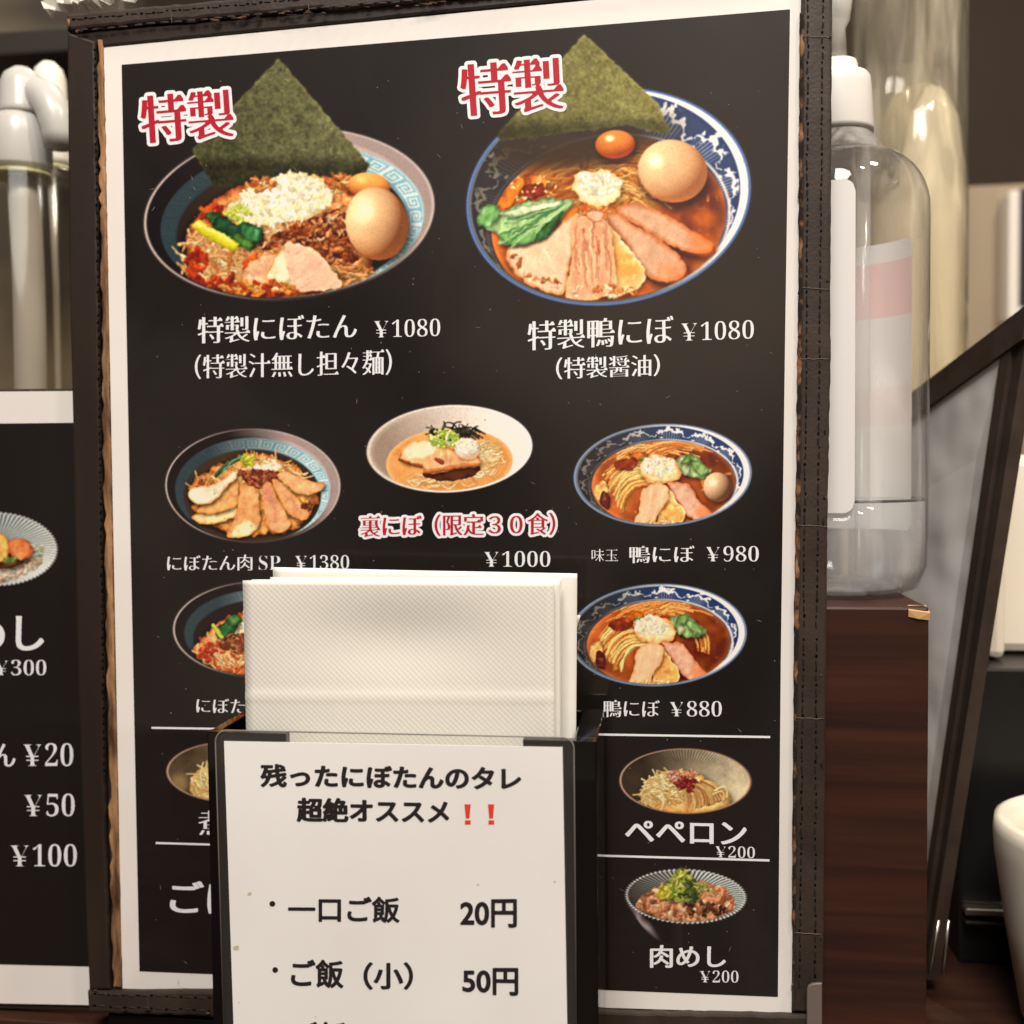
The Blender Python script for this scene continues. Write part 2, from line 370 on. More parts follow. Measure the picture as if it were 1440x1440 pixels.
# ---- the dishes -----------------------------------------------------------------
def dish_tantan():                         # big dry noodle bowl, upper left
    p = Pic(194, 76, 620, 430, 1.15, 5); T = -5.5
    outer = (406.5, 301, 205.5, 120.5)
    dark_bowl(p, *outer, T, (411, 311, 186, 107), (411, 322, 163, 95))
    u, v, r = p.ell(*outer, T)
    p.clipm = np.ones_like(p.a)
    nori(p, [(392, 82), (520, 232), (500, 262), (300, 262), (270, 210)], 11, shadow_y=lambda x: 212+.0*x)
    p.clipm = np.clip((.965-r)*120+.5, 0, 1)
    # pile of noodles and sauce
    heap = p.smooth([(262, 330), (300, 282), (352, 256), (410, 246), (470, 252), (512, 290), (524, 340), (520, 386), (470, 408), (400, 420), (330, 412), (276, 384)])
    p.slab(heap, (206, 132, 74), (140, 66, 30), ew=14, smooth=False, nz=(10, .55), seed=2, sh=(0, 4, 12, .6), spec=40)
    rg = np.random.RandomState(9)
    for i in range(210):
        x, y = in_ell(345, 362, 92, 52)(rg)
        if x > 430 and y < 350: continue
        L = rg.uniform(14, 40); a = rg.normal(.9, .7)
        col = [(232, 190, 130), (244, 214, 160), (214, 150, 84), (222, 168, 104), (196, 112, 52)][rg.randint(5)]
        p.stroke(arc(x-L*.5*math.cos(a), y-L*.5*math.sin(a), x+L*.5*math.cos(a), y+L*.5*math.sin(a), rg.uniform(-.25, .25)), rg.uniform(1.5, 2.5), col, amb=.5, spec=.2)
    for i in range(60):                     # noodles on the right under the egg
        y = rg.uniform(366, 396); x = rg.uniform(440, 500)
        p.stroke(arc(x-26, y-8+rg.uniform(-4, 4), x+26, y+8, rg.uniform(-.1, .3)), rg.uniform(1.8, 2.8), [(206, 136, 72), (224, 160, 94), (176, 100, 46)][rg.randint(3)], amb=.45)
    # red chilli oil patches
    for (x, y, a, b) in [(276, 372, 16, 22), (304, 398, 26, 9), (338, 408, 22, 9), (384, 406, 24, 12), (300, 300, 16, 10), (450, 404, 26, 8), (356, 375, 12, 12)]:
        p.crumbs(26, in_ell(x, y, a, b), (2.2, 5.5), [(196, 66, 22), (168, 44, 16), (222, 104, 36), (138, 36, 16)], int(x), amb=.6, spec=.35)
    # minced meat
    mince = [(392, 330), (430, 312), (478, 296), (500, 318), (506, 360), (482, 372), (442, 366), (404, 352), (372, 352), (366, 340)]
    p.slab(mince, (112, 50, 26), (84, 34, 16), ew=6, nz=(6, .5), seed=8, sh=None, wob=4)
    p.crumbs(330, in_poly(mince), (1.8, 4.2), [(158, 78, 40), (192, 104, 54), (126, 56, 28), (214, 130, 70), (96, 42, 22), (176, 78, 36)], 4, amb=.45, spec=.35)
    p.crumbs(46, in_poly(mince), (1.6, 3.0), [(226, 160, 100), (214, 140, 84), (240, 190, 140)], 6, amb=.5, spec=.3)
    # chopped onion mound
    om = [(318, 300), (345, 268), (386, 250), (410, 240), (446, 250), (470, 270), (462, 292), (430, 306), (400, 312), (352, 316)]
    p.slab(om, (230, 206, 150), (200, 160, 100), ew=9, nz=(7, .3), seed=14, sh=(0, 3, 6, .3), wob=4)
    sprinkle_white(p, in_poly(om), 420, (1.6, 3.8), 21)
    p.crumbs(36, in_poly([(318, 300), (340, 284), (356, 300), (340, 318)]), (2, 3.6), [(196, 206, 70), (222, 222, 110)], 22, amb=.6)
    p.crumbs(40, in_ell(478, 258, 18, 12), (2.4, 5), [(214, 138, 70), (232, 172, 110), (180, 84, 36)], 25, amb=.5)
    p.crumbs(30, in_ell(366, 258, 20, 8), (2, 4), [(214, 138, 70), (240, 200, 140), (190, 84, 36)], 26, amb=.5)
    # greens
    greens(p, [([(290, 302), (306, 300), (330, 316), (352, 314), (370, 330), (358, 346), (326, 340), (304, 324)], (44, 86, 42)),
               ([(300, 310), (318, 306), (336, 322), (330, 332), (312, 326)], (30, 66, 40)),
               ([(336, 316), (366, 318), (368, 332), (350, 344)], (54, 104, 58)),
               ([(328, 330), (346, 334), (358, 346), (346, 350), (332, 342)], (84, 128, 50))], 30)
    p.stroke([(279, 318), (300, 330), (328, 346)], 8, (222, 206, 44), amb=.62, spec=.12)
    p.stroke([(276, 314), (298, 324), (326, 339)], 2, (240, 232, 110), amb=.8, spec=.1)
    # meat slices
    tan_slice(p, [(340, 388), (352, 366), (378, 356), (402, 360), (400, 400), (370, 412), (342, 404)], 40, base=(222, 164, 122), edge=(188, 96, 48), nz=(12, .32), spec=30)
    tan_slice(p, [(392, 352), (402, 346), (408, 370), (412, 404), (388, 412), (372, 396)], 41, base=(240, 206, 160), edge=(206, 124, 64), nz=(9, .3))
    tan_slice(p, [(400, 346), (414, 342), (440, 350), (462, 372), (480, 400), (458, 408), (416, 408), (406, 380)], 42, base=(222, 176, 144), edge=(232, 190, 152), nz=(16, .18), fibre=(5, 20, 1.0), grad=(.05, -.1, 0))
    p.put(p.soft(p.ell(440, 372, 11, 14, 20)[2], 10, 10)*.3, (222, 140, 118))
    p.crumbs(60, in_ell(366, 408, 56, 10), (2, 4.6), [(214, 108, 36), (186, 66, 22), (232, 150, 66)], 45, amb=.55, spec=.4)
    # eggs
    p.ball(519, 262, 30, 19, 8, (238, 164, 84), (150, 72, 26), spec=.25, light=(-.2, -.75))
    p.ball(530, 314.5, 44, 52, -12, (242, 196, 142), (118, 66, 36), light=(-.62, -.45), spec=.4, spos=(-.35, -.32), ss=.10, sh=(6, 8, 12, .7))
    return p.finish(1.9, 5.5, .85, 1.16)

def dish_kamo_big():                        # duck ramen, upper right
    p = Pic(648, 42, 1064, 436, 1.15, 7); T = -9
    outer = (856, 276.5, 201.5, 152); inner = (856, 312, 166, 118)
    blue_bowl(p, *outer, T, inner, 1.0, 15)
    p.clipm = np.ones_like(p.a)
    bm = broth(p, inner, T, outer, (96, 36, 14), (222, 108, 34))
    u, v, r = p.ell(*outer, T)
    ui, vi, ri = p.ell(*inner, T)
    lim = np.clip((.955-r)*150+.5, 0, 1)
    p.clipm = bm
    rg = np.random.RandomState(3)
    # noodle flow, orange through the broth
    p.put(bm*p.soft(p.ell(840, 256, 140, 60, -14)[2], 50, 30)*.8, (222, 122, 42))
    for i in range(120):
        t = rg.uniform(0, 1)
        x0 = 690+rg.uniform(0, 60)+t*70; y0 = 300-t*52+rg.uniform(-18, 10)
        x1 = x0+rg.uniform(80, 170); y1 = y0-rg.uniform(8, 40)
        k = rg.uniform(.75, 1.12)
        p.stroke(arc(x0, y0, x1, y1, rg.uniform(-.16, -.04)), rg.uniform(1.2, 2.4), tuple(np.array([(204, 112, 36), (222, 136, 52), (184, 86, 24), (236, 160, 72)][rg.randint(4)])*k), amb=.62, spec=.12)
    for i in range(90):                    # strands by the white radish and the egg
        x0 = rg.uniform(800, 885); y0 = rg.uniform(248, 292)
        p.stroke(arc(x0, y0, x0+rg.uniform(40, 70), y0-rg.uniform(2, 16)+rg.uniform(0, 20), -.22), rg.uniform(1.2, 2.0), [(230, 158, 74), (240, 180, 96), (206, 120, 44), (160, 82, 24)][rg.randint(4)], amb=.5, spec=.15)
    # menma / brown pieces on the left
    for pts, c in [([(732, 250), (752, 246), (762, 262), (744, 282), (728, 268)], (176, 70, 22)), ([(744, 244), (770, 252), (766, 268), (752, 270)], (216, 116, 40)), ([(816, 214), (826, 208), (826, 236), (816, 234)], (178, 84, 26)),
                   ([(736, 262), (762, 258), (764, 274), (742, 280)], (124, 38, 18)), ([(700, 284), (726, 252), (738, 254), (716, 292)], (226, 112, 30))]:
        p.slab(pts, c, tuple(.7*x for x in c), ew=4, nz=(9, .4), seed=int(pts[0][0]), sh=(1, 2, 3, .4), spec=40)
    for i in range(26):
        x, y = in_ell(745, 262, 40, 22)(rg); p.stroke([(x, y), (x+rg.uniform(-3, 3), y+1)], rg.uniform(.7, 1.6), (250, 206, 140), amb=.9, spec=.2)
    # dark reflection of the nori on the broth
    p.put(bm*p.soft(p.ell(800, 196, 120, 34, -8)[2], 30, 26)*.8, (58, 36, 22))
    p.clipm = np.ones_like(p.a)
    p.put(p.soft(p.ell(806, 196, 136, 40, -6)[2], 40, 26)*np.clip((.93-r)*150, 0, 1)*.86, (52, 40, 30))
    nori(p, [(821, 47), (926, 146), (944, 190), (880, 176), (806, 186), (706, 198), (697, 192)], 12, lo=(78, 74, 38), hi=(140, 132, 76), shadow_y=lambda x: 158-.03*(x-800))
    p.clipm = lim
    p.put(p.soft(p.ell(770, 196, 70, 14, -3)[2], 12, 14)*.7*bm, (52, 38, 24))
    # eggs
    p.clipm = lim
    p.ball(865, 203, 28, 20, -4, (228, 132, 56), (132, 52, 16), spec=1.6, spos=(-.28, -.42), ss=.03, light=(-.2, -.7), sh=(3, 8, 8, .5))
    p.ball(946, 240.5, 49, 44, 14, (238, 196, 146), (150, 88, 50), light=(-.5, -.5), spec=.55, spos=(-.48, -.3), ss=.035, sh=(2, 10, 10, .6))
    # duck slices on the right
    for pts, sd in [([(868, 298), (884, 286), (912, 290), (950, 310), (990, 334), (1004, 344), (996, 356), (964, 354), (930, 338), (896, 316)], 60),
                    ([(852, 306), (870, 300), (886, 312), (924, 334), (956, 360), (966, 382), (944, 396), (916, 392), (894, 372), (878, 340)], 61)]:
        p.slab([(x+3, y+5) for x, y in pts], (92, 40, 18), (70, 26, 12), ew=5, seed=sd+5, sh=(2, 5, 8, .6))
        tan_slice(p, pts, sd, base=(208, 156, 120), edge=(190, 108, 62), ew=9, nz=(9, .15), fibre=(5, 12, .2), wob=1.2, sh=None)
    p.put(p.soft(p.ell(988, 344, 22, 14, 30)[2], 12, 10)*.6*lim, (224, 104, 40))
    p.put(p.soft(p.ell(946, 384, 20, 12, 20)[2], 10, 10)*.5*lim, (224, 116, 54))
    # pork slices
    tan_slice(p, [(712, 350), (724, 342), (770, 326), (812, 300), (812, 330), (802, 368), (796, 408), (770, 412), (738, 396), (716, 374)], 70, base=(232, 188, 150), edge=(206, 130, 76), ew=7, nz=(16, .18), fibre=(7, 26, -.5), wob=2.2, sh=(2, 5, 8, .5))
    p.crumbs(26, in_poly([(716, 360), (740, 392), (792, 408), (790, 398), (744, 380), (722, 354)]), (1.4, 3.4), [(214, 126, 66), (244, 212, 172), (186, 92, 40)], 71, amb=.6, spec=.3)
    tan_slice(p, [(856, 322), (866, 326), (888, 352), (906, 380), (904, 400), (880, 414), (850, 416), (840, 380)], 72, base=(232, 164, 96), edge=(240, 196, 140), ew=6, nz=(12, .22), sh=(2, 4, 8, .5), spec=50)
    p.put(p.soft(p.ell(878, 372, 24, 14, 45)[2], 14, 10)*.55*lim, (228, 138, 48))
    tan_slice(p, [(808, 302), (830, 298), (852, 306), (860, 330), (864, 372), (866, 400), (850, 418), (800, 424), (796, 408), (804, 360), (803, 326)], 73, base=(218, 152, 110), edge=(228, 164, 110), ew=6, nz=(14, .2), fibre=(4, 44, .06), wob=1.5, sh=(2, 4, 8, .55), spec=22)
    for i in range(34):
        x = rg.uniform(808, 856); y = rg.uniform(310, 360)
        p.stroke(arc(x, y, x+rg.uniform(-6, 6), y+rg.uniform(24, 60), rg.uniform(-.1, .1)), rg.uniform(.5, 1.2), [(240, 196, 150), (176, 92, 62), (206, 128, 92)][rg.randint(3)], amb=.8, spec=.05)
    p.crumbs(40, in_ell(852, 410, 48, 9), (1.4, 3.4), [(244, 204, 150), (224, 142, 70), (198, 104, 44), (250, 224, 180)], 74, amb=.6, spec=.4)
    # bok choy
    greens(p, [([(672, 312), (678, 294), (692, 288), (706, 296), (734, 286), (766, 280), (806, 282), (796, 298), (776, 324), (752, 340), (722, 346), (702, 344), (700, 330), (684, 322)], (152, 186, 120)),
               ([(671, 316), (676, 294), (692, 287), (704, 296), (698, 312), (684, 318)], (104, 152, 84)),
               ([(700, 330), (726, 322), (760, 316), (786, 302), (776, 324), (752, 340), (720, 346)], (112, 160, 88)),
               ([(756, 330), (776, 306), (792, 296), (778, 322), (758, 340)], (48, 98, 46)),
               ([(700, 300), (740, 288), (790, 284), (770, 296), (730, 304)], (196, 214, 160))], 80)
    for i in range(12):
        y = 292+i*3.6
        p.stroke(arc(800, 284, 704+rg.uniform(0, 20), y+16, rg.uniform(-.08, .04)), rg.uniform(.6, 1.3), (176, 206, 142) if i % 2 else (66, 120, 58), amb=.8, spec=.05)
    # grated radish
    tp = [(806, 262), (812, 244), (832, 242), (858, 242), (874, 256), (870, 276), (852, 290), (828, 288), (810, 276)]
    p.slab(tp, (238, 218, 178), (226, 184, 120), ew=10, nz=(8, .16), seed=90, sh=(2, 5, 8, .4), wob=3)
    sprinkle_white(p, in_poly([(812, 262), (814, 248), (832, 244), (858, 245), (872, 258), (858, 272), (830, 272)]), 210, (1.4, 3.6), 91, (246, 236, 210))
    p.crumbs(44, in_ell(834, 298, 22, 8), (1.6, 4), [(222, 132, 58), (236, 176, 106), (204, 92, 32)], 92, amb=.6, spec=.3)
    tan_slice(p, [(824, 302), (836, 294), (850, 300), (846, 312), (832, 312)], 93, base=(222, 176, 140), edge=(180, 80, 36), ew=3, sh=None)
    return p.finish(1.4, 6, .85, 1.14)

def dish_niku():                             # noodle bowl with fanned slices
    p = Pic(226, 596, 486, 770, 1.5, 9); T = 0.5
    outer = (355.5, 683, 123.5, 80.5)
    dark_bowl(p, *outer, T, (355, 689, 109, 73), (355, 698, 96, 65), .7)
    u, v, r = p.ell(*outer, T); p.clipm = np.clip((.965-r)*80+.5, 0, 1)
    p.put(p.soft(p.ell(355, 698, 96, 66, 0)[2], 60)*p.clipm, (62, 46, 34))
    p.slab([(266, 688), (290, 664), (322, 646), (360, 640), (400, 646), (428, 668), (444, 690), (440, 720), (400, 748), (320, 750), (280, 724)], (204, 134, 70), (150, 80, 34), ew=7, nz=(6, .5), seed=3, sh=(0, 2, 6, .5), wob=4)
    rg = np.random.RandomState(4)
    for i in range(120):
        x, y = in_poly([(266, 688), (290, 664), (322, 646), (360, 640), (400, 646), (428, 668), (430, 690), (330, 690)])(rg); a = rg.normal(-.5 if x < 340 else .6, .5); L = rg.uniform(6, 16)
        p.stroke(arc(x-L*math.cos(a), y-L*math.sin(a), x+L*math.cos(a), y+L*math.sin(a), .15), rg.uniform(1, 1.7), [(226, 166, 96), (240, 196, 130), (204, 128, 62)][rg.randint(3)], amb=.5)
    sprinkle_white(p, in_poly([(350, 654), (378, 646), (402, 656), (384, 664), (356, 664)]), 80, (1.2, 2.4), 5)
    mn = [(336, 664), (360, 660), (392, 664), (386, 678), (366, 686), (350, 682)]
    p.slab(mn, (110, 48, 26), (90, 36, 18), ew=3, sh=None, wob=2)
    p.crumbs(110, in_poly(mn), (1.1, 2.4), [(156, 74, 44), (186, 98, 58), (124, 54, 30), (204, 112, 70)], 6, amb=.5)
    p.stroke([(304, 668), (318, 654), (338, 644)], 3, (50, 78, 48), amb=.55); p.stroke([(312, 664), (326, 650), (342, 640)], 1.6, (96, 130, 84), amb=.6)
    p.crumbs(26, in_ell(349, 647, 9, 8), (1.6, 3.4), [(206, 200, 50), (222, 220, 90), (170, 180, 50)], 8, amb=.6)
    S = dict(ew=4, nz=(9, .22), wob=1.0, sh=(2, 3, 5, .6), spec=18)
    p.crumbs(30, in_ell(290, 690, 16, 14), (1.5, 3), [(214, 140, 74), (170, 80, 40)], 9)
    tan_slice(p, [(268, 728), (284, 720), (312, 716), (332, 708), (334, 722), (314, 734), (288, 738)], 1, base=(236, 196, 138), edge=(206, 130, 60), **S)
    tan_slice(p, [(276, 718), (300, 700), (318, 676), (332, 674), (336, 694), (330, 712), (300, 722)], 2, base=(226, 158, 92), edge=(214, 130, 62), **S)
    tan_slice(p, [(264, 692), (280, 684), (304, 680), (328, 664), (332, 672), (318, 686), (302, 704), (282, 710), (268, 704)], 3, base=(242, 212, 176), edge=(222, 158, 100), **S)
    tan_slice(p, [(338, 684), (346, 682), (362, 688), (364, 712), (366, 734), (352, 750), (322, 756), (320, 746), (332, 724)], 4, base=(222, 152, 94), edge=(208, 130, 70), **S)
    tan_slice(p, [(326, 744), (344, 730), (364, 738), (352, 752), (328, 756)], 5, base=(240, 204, 150), edge=(226, 160, 90), ew=4, nz=(7, .25), sh=None)
    tan_slice(p, [(370, 684), (380, 678), (388, 696), (402, 720), (408, 738), (398, 748), (382, 746), (372, 722)], 6, base=(212, 144, 100), edge=(214, 136, 66), **S)
    p.put(p.soft(p.ell(376, 692, 6, 10, -20)[2], 6, 6)*.5, (196, 112, 96))
    tan_slice(p, [(382, 676), (390, 674), (408, 690), (428, 712), (434, 726), (424, 732), (406, 722), (392, 700)], 7, base=(214, 146, 96), edge=(206, 132, 66), **S)
    tan_slice(p, [(390, 668), (404, 664), (432, 676), (454, 678), (454, 688), (434, 696), (412, 690)], 8, base=(228, 164, 112), edge=(214, 140, 76), **S)
    p.crumbs(16, in_ell(433, 712, 7, 5), (1.4, 2.4), [(150, 70, 44), (110, 50, 32)], 11)
    return p.finish(.9, 4, .6, 1.14)

def dish_ura():                              # white bowl, cloudy soup
    p = Pic(510, 564, 754, 698, 1.5, 10); T = -3
    outer = (632, 631, 117, 61.5)
    u, v, r = p.ell(*outer, T)
    p.put(p.soft(r, 60), lerp3((176, 156, 140), (240, 230, 216), np.clip(u*.65+.55+v*.1, 0, 1)))
    ui, vi, ri = p.ell(634, 632.5, 110, 57, T)
    p.put(p.soft(ri, 56, 4), lerp3((150, 124, 108), (236, 222, 206), np.clip(ui*.7+.5-.2*vi, 0, 1)))
    p.put(np.clip(1-np.abs(r-.975)*60/2, 0, 1)*.8, lerp3((226, 208, 192), (250, 244, 234), np.clip(u*.5+.5, 0, 1)))
    p.clipm = np.clip((.955-r)*61+.5, 0, 1)
    us, vs, rs = p.ell(632, 650, 89, 48, T)
    sm = p.soft(rs, 46)*p.clipm
    p.put(sm, lerp3((206, 132, 66), (228, 162, 92), np.clip(p.fbm(22, 3)*1.5-.3-vs*.15, 0, 1)))
    p.put(sm*np.clip((rs-.92)/.08, 0, 1)*.6, (238, 190, 130))
    rg = np.random.RandomState(8)
    for i in range(70):
        x, y = in_ell(680, 645, 22, 22)(rg)
        p.stroke(arc(x-10, y+rg.uniform(-6, 6), x+10, y+rg.uniform(-6, 6), rg.uniform(-.5, .5)), rg.uniform(.9, 1.5), [(236, 200, 140), (222, 176, 110), (246, 220, 168)][rg.randint(3)], amb=.6)
    for i in range(50):
        x, y = in_ell(625, 676, 44, 9)(rg)
        p.stroke(arc(x-9, y+rg.uniform(-4, 4), x+9, y+rg.uniform(-4, 2), rg.uniform(-.4, .4)), rg.uniform(.8, 1.4), [(230, 180, 112), (240, 206, 150), (206, 138, 72)][rg.randint(3)], amb=.6)
    for i in range(50):                       # shredded nori
        x, y = in_ell(635, 608, 34, 11)(rg); a = rg.uniform(-.9, 1.2)
        if abs(x-635)+3*(y-600) < -26: continue
        p.stroke(arc(x-7*math.cos(a), y-7*math.sin(a), x+7*math.cos(a), y+7*math.sin(a), rg.uniform(-.3, .3)), rg.uniform(.6, 1.2), (40, 38, 34), amb=.7, spec=.12)
    for i in range(16):
        x, y = in_ell(660, 607, 16, 8)(rg); p.stroke([(x-6, y-3), (x+7, y+5)], .9, (38, 36, 34), amb=.8, spec=.1)
    p.slab([(594, 668), (606, 658), (640, 656), (672, 654), (674, 664), (650, 674), (618, 676)], (84, 44, 30), (70, 34, 22), ew=4, sh=None)
    tan_slice(p, [(562, 642), (576, 628), (590, 620), (612, 626), (640, 632), (672, 642), (674, 656), (640, 658), (622, 664), (604, 666), (594, 656), (570, 652)], 5, base=(222, 160, 108), edge=(176, 92, 44), ew=4, nz=(9, .32), fibre=(4, 26, .1), sh=(1, 3, 4, .4), spec=20)
    tan_slice(p, [(566, 634), (580, 622), (604, 620), (616, 632), (600, 644), (574, 646)], 6, base=(240, 214, 172), edge=(224, 178, 126), ew=5, nz=(9, .16), sh=None)
    p.stroke([(562, 646), (576, 652), (592, 656)], 2.2, (150, 66, 32), amb=.6); p.stroke([(598, 664), (624, 660), (650, 655), (672, 654)], 3, (186, 98, 48), amb=.6)
    p.stroke([(614, 646), (622, 650)], 3, (160, 70, 50), amb=.7, spec=.1)
    p.crumbs(90, in_ell(624, 617, 22, 12), (1.3, 2.8), [(196, 214, 70), (222, 230, 120), (166, 196, 60), (236, 240, 170)], 7, amb=.55, spec=.2)
    p.ball(657, 631, 18, 15, 15, (244, 226, 206), (200, 160, 130), spec=.25, sh=(1, 2, 4, .3))
    sprinkle_white(p, in_ell(656, 628, 15, 11), 70, (1.1, 2.4), 9, (248, 236, 222))
    return p.finish(.9, 4, .55, 1.08)

def dish_kamo(cx, cy, egg, seed):
    p = Pic(cx-130, cy-76, cx+130, cy+77, 1.5, seed); T = -2.5
    def S(pts): return [(x+cx-932, y+cy-668) for x, y in pts]
    outer = (cx, cy, 125.5, 72); inner = (cx+1, cy+12, 101, 60)
    blue_bowl(p, *outer, T, inner, .62, 15)
    p.clipm = np.ones_like(p.a)
    bm = broth(p, inner, T, outer, (92, 38, 20), (196, 96, 42), seed)
    p.clipm = bm
    rg = np.random.RandomState(seed)
    for i in range(60):
        t = rg.uniform(0, 1)
        a0 = S([(846+rg.uniform(-4, 30)+t*70, 648-t*16+rg.uniform(-10, 8))])[0]
        p.stroke(arc(a0[0], a0[1], a0[0]+rg.uniform(40, 90), a0[1]-rg.uniform(2, 14), -.12), rg.uniform(.9, 1.6), [(226, 140, 62), (206, 108, 44), (240, 170, 92)][rg.randint(3)], amb=.6)
    for i in range(80):
        t = i/79
        a0 = S([(918+rg.uniform(-6, 6), 652+t*30)])[0]; b0 = S([(852+t*26+rg.uniform(-6, 6), 668+t*50+rg.uniform(-8, 6))])[0]
        p.stroke(arc(a0[0], a0[1], b0[0], b0[1], .22+rg.uniform(-.05, .05)), rg.uniform(1.2, 1.9), [(242, 190, 102), (250, 214, 132), (226, 150, 66), (204, 116, 44)][rg.randint(4)], amb=.5, spec=.2)
    for i in range(34):                         # right-hand strands
        t = rg.uniform(0, 1)
        a0 = S([(960+rg.uniform(-4, 10), 648+t*16)])[0]; b0 = S([(1004-t*16, 690-t*2+rg.uniform(-6, 4))])[0]
        p.stroke(arc(a0[0], a0[1], b0[0], b0[1], -.25), rg.uniform(1.0, 1.7), [(226, 136, 54), (240, 172, 90), (204, 98, 34)][rg.randint(4) if 0 else rg.randint(3)], amb=.5)
    for pts, c in [([(864, 652), (882, 644), (898, 648), (890, 660), (872, 662)], (128, 48, 20)), ([(836, 684), (850, 676), (854, 690), (846, 706), (838, 700)], (232, 168, 96)), ([(848, 690), (858, 700), (856, 716), (844, 708)], (92, 36, 20)), ([(884, 640), (900, 634), (912, 640), (900, 648)], (186, 88, 30))]:
        p.slab(S(pts), c, tuple(.75*x for x in c), ew=3, nz=(6, .4), seed=int(pts[0][0]), sh=(1, 1, 3, .3), spec=30)
    p.clipm = np.clip((.955-p.ell(*outer, T)[2])*70+.5, 0, 1)
    gl = [([(948, 650), (960, 640), (978, 642), (992, 656), (1000, 662), (990, 672), (968, 670), (956, 662)], (158, 182, 108)), ([(954, 646), (962, 644), (970, 658), (962, 668)], (196, 206, 150)), ([(970, 650), (984, 648), (996, 664), (982, 668)], (132, 164, 92)), ([(964, 640), (974, 638), (970, 652), (958, 652)], (130, 164, 84))]
    greens(p, [(S(a), b) for a, b in gl], seed)
    p.crumbs(14, in_ell(*S([(906, 646)])[0], 7, 3), (1, 2), [(120, 150, 70), (150, 170, 90)], 6)
    tp = S([(898, 660), (902, 648), (920, 640), (946, 646), (956, 660), (952, 676), (926, 680), (906, 674)])
    p.slab(tp, (234, 196, 140), (214, 146, 80), ew=6, nz=(6, .2), seed=seed+9, sh=(1, 3, 5, .4), wob=2)
    sprinkle_white(p, in_poly(S([(900, 658), (904, 649), (920, 640), (944, 648), (950, 660), (930, 668), (908, 666)])), 150, (1.1, 2.6), seed+2, (246, 230, 202))
    tan_slice(p, S([(938, 680), (952, 678), (970, 682), (984, 704), (1002, 722), (1000, 730), (980, 734), (962, 718)]), 3, base=(216, 160, 130), edge=(196, 112, 70), ew=5, nz=(6, .22), fibre=(4, 14, .7), sh=(1, 3, 5, .6))
    p.put(p.soft(p.ell(*S([(990, 722)])[0], 12, 9, 30)[2], 8, 6)*.5*p.clipm, (220, 104, 44))
    tan_slice(p, S([(938, 688), (950, 702), (962, 718), (960, 732), (936, 740), (924, 730)]), 4, base=(232, 160, 84), edge=(240, 196, 130), ew=4, nz=(7, .25), sh=(1, 2, 4, .5), spec=40)
    tan_slice(p, S([(906, 686), (924, 679), (940, 686), (938, 706), (926, 722), (918, 740), (892, 738), (898, 718), (900, 700)]), 5, base=(230, 176, 134), edge=(222, 152, 96), ew=4, nz=(9, .16), fibre=(4, 22, .15), sh=(1, 3, 5, .55))
    p.crumbs(40, in_ell(*S([(922, 736)])[0], 32, 5), (1, 2.4), [(240, 190, 120), (222, 136, 60), (250, 220, 170)], 7, amb=.6)
    if egg: p.ball(*S([(1009, 685)])[0], 20, 21, -20, (238, 190, 142), (92, 58, 42), light=(-.6, -.5), spec=.5, spos=(-.3, -.3), ss=.06, sh=(2, 3, 6, .5))
    return p.finish(.8, 4, .55, 1.14)

def dish_tantan_small():
    p = Pic(238, 812, 400, 958, 1.5, 15); T = 0
    outer = (367, 885, 124, 68)
    dark_bowl(p, *outer, T, (367, 890, 108, 61), (367, 898, 95, 54), .7)
    p.clipm = np.clip((.965-p.ell(*outer, T)[2])*68+.5, 0, 1)
    p.put(p.soft(p.ell(367, 898, 95, 54, 0)[2], 50)*.7, (34, 28, 26))
    p.slab([(270, 914), (290, 890), (320, 868), (360, 860), (400, 866), (400, 950), (330, 948), (290, 934)], (214, 140, 80), (170, 70, 32), ew=7, nz=(6, .5), seed=3, sh=(0, 2, 6, .5), wob=4)
    rg = np.random.RandomState(4)
    for i in range(150):
        x, y = in_poly([(276, 914), (300, 892), (344, 900), (400, 930), (400, 950), (330, 946), (290, 932)])(rg); a = rg.normal(.8, .6); L = rg.uniform(4, 10)
        p.stroke(arc(x-L*math.cos(a), y-L*math.sin(a), x+L*math.cos(a), y+L*math.sin(a), .15), rg.uniform(1, 1.6), [(236, 186, 120), (246, 210, 156), (214, 126, 60), (190, 66, 30)][rg.randint(4)], amb=.5)
    p.crumbs(30, in_ell(292, 918, 12, 12), (1.4, 3.4), [(190, 50, 24), (214, 90, 40)], 3, amb=.5)
    p.crumbs(40, in_ell(335, 942, 30, 6), (1.4, 3), [(210, 80, 34), (226, 140, 70)], 4, amb=.5)
    sprinkle_white(p, in_poly([(312, 884), (344, 862), (392, 866), (392, 884), (340, 892)]), 130, (1.2, 2.6), 5)
    mn = [(306, 906), (330, 892), (380, 888), (390, 920), (330, 918)]
    p.slab(mn, (110, 52, 28), (96, 40, 20), ew=3, sh=None, wob=2)
    p.crumbs(160, in_poly(mn), (1.1, 2.4), [(152, 80, 44), (188, 108, 62), (120, 56, 30), (206, 140, 86)], 6, amb=.5)
    greens(p, [([(304, 888), (316, 872), (330, 868), (336, 880), (324, 892), (310, 898)], (40, 84, 44)), ([(318, 870), (332, 864), (340, 872), (328, 880)], (70, 112, 50))], 6)
    p.stroke([(300, 880), (312, 896)], 3, (196, 196, 60), amb=.6)
    return p.finish(1.0, 4, .6, 1.14)

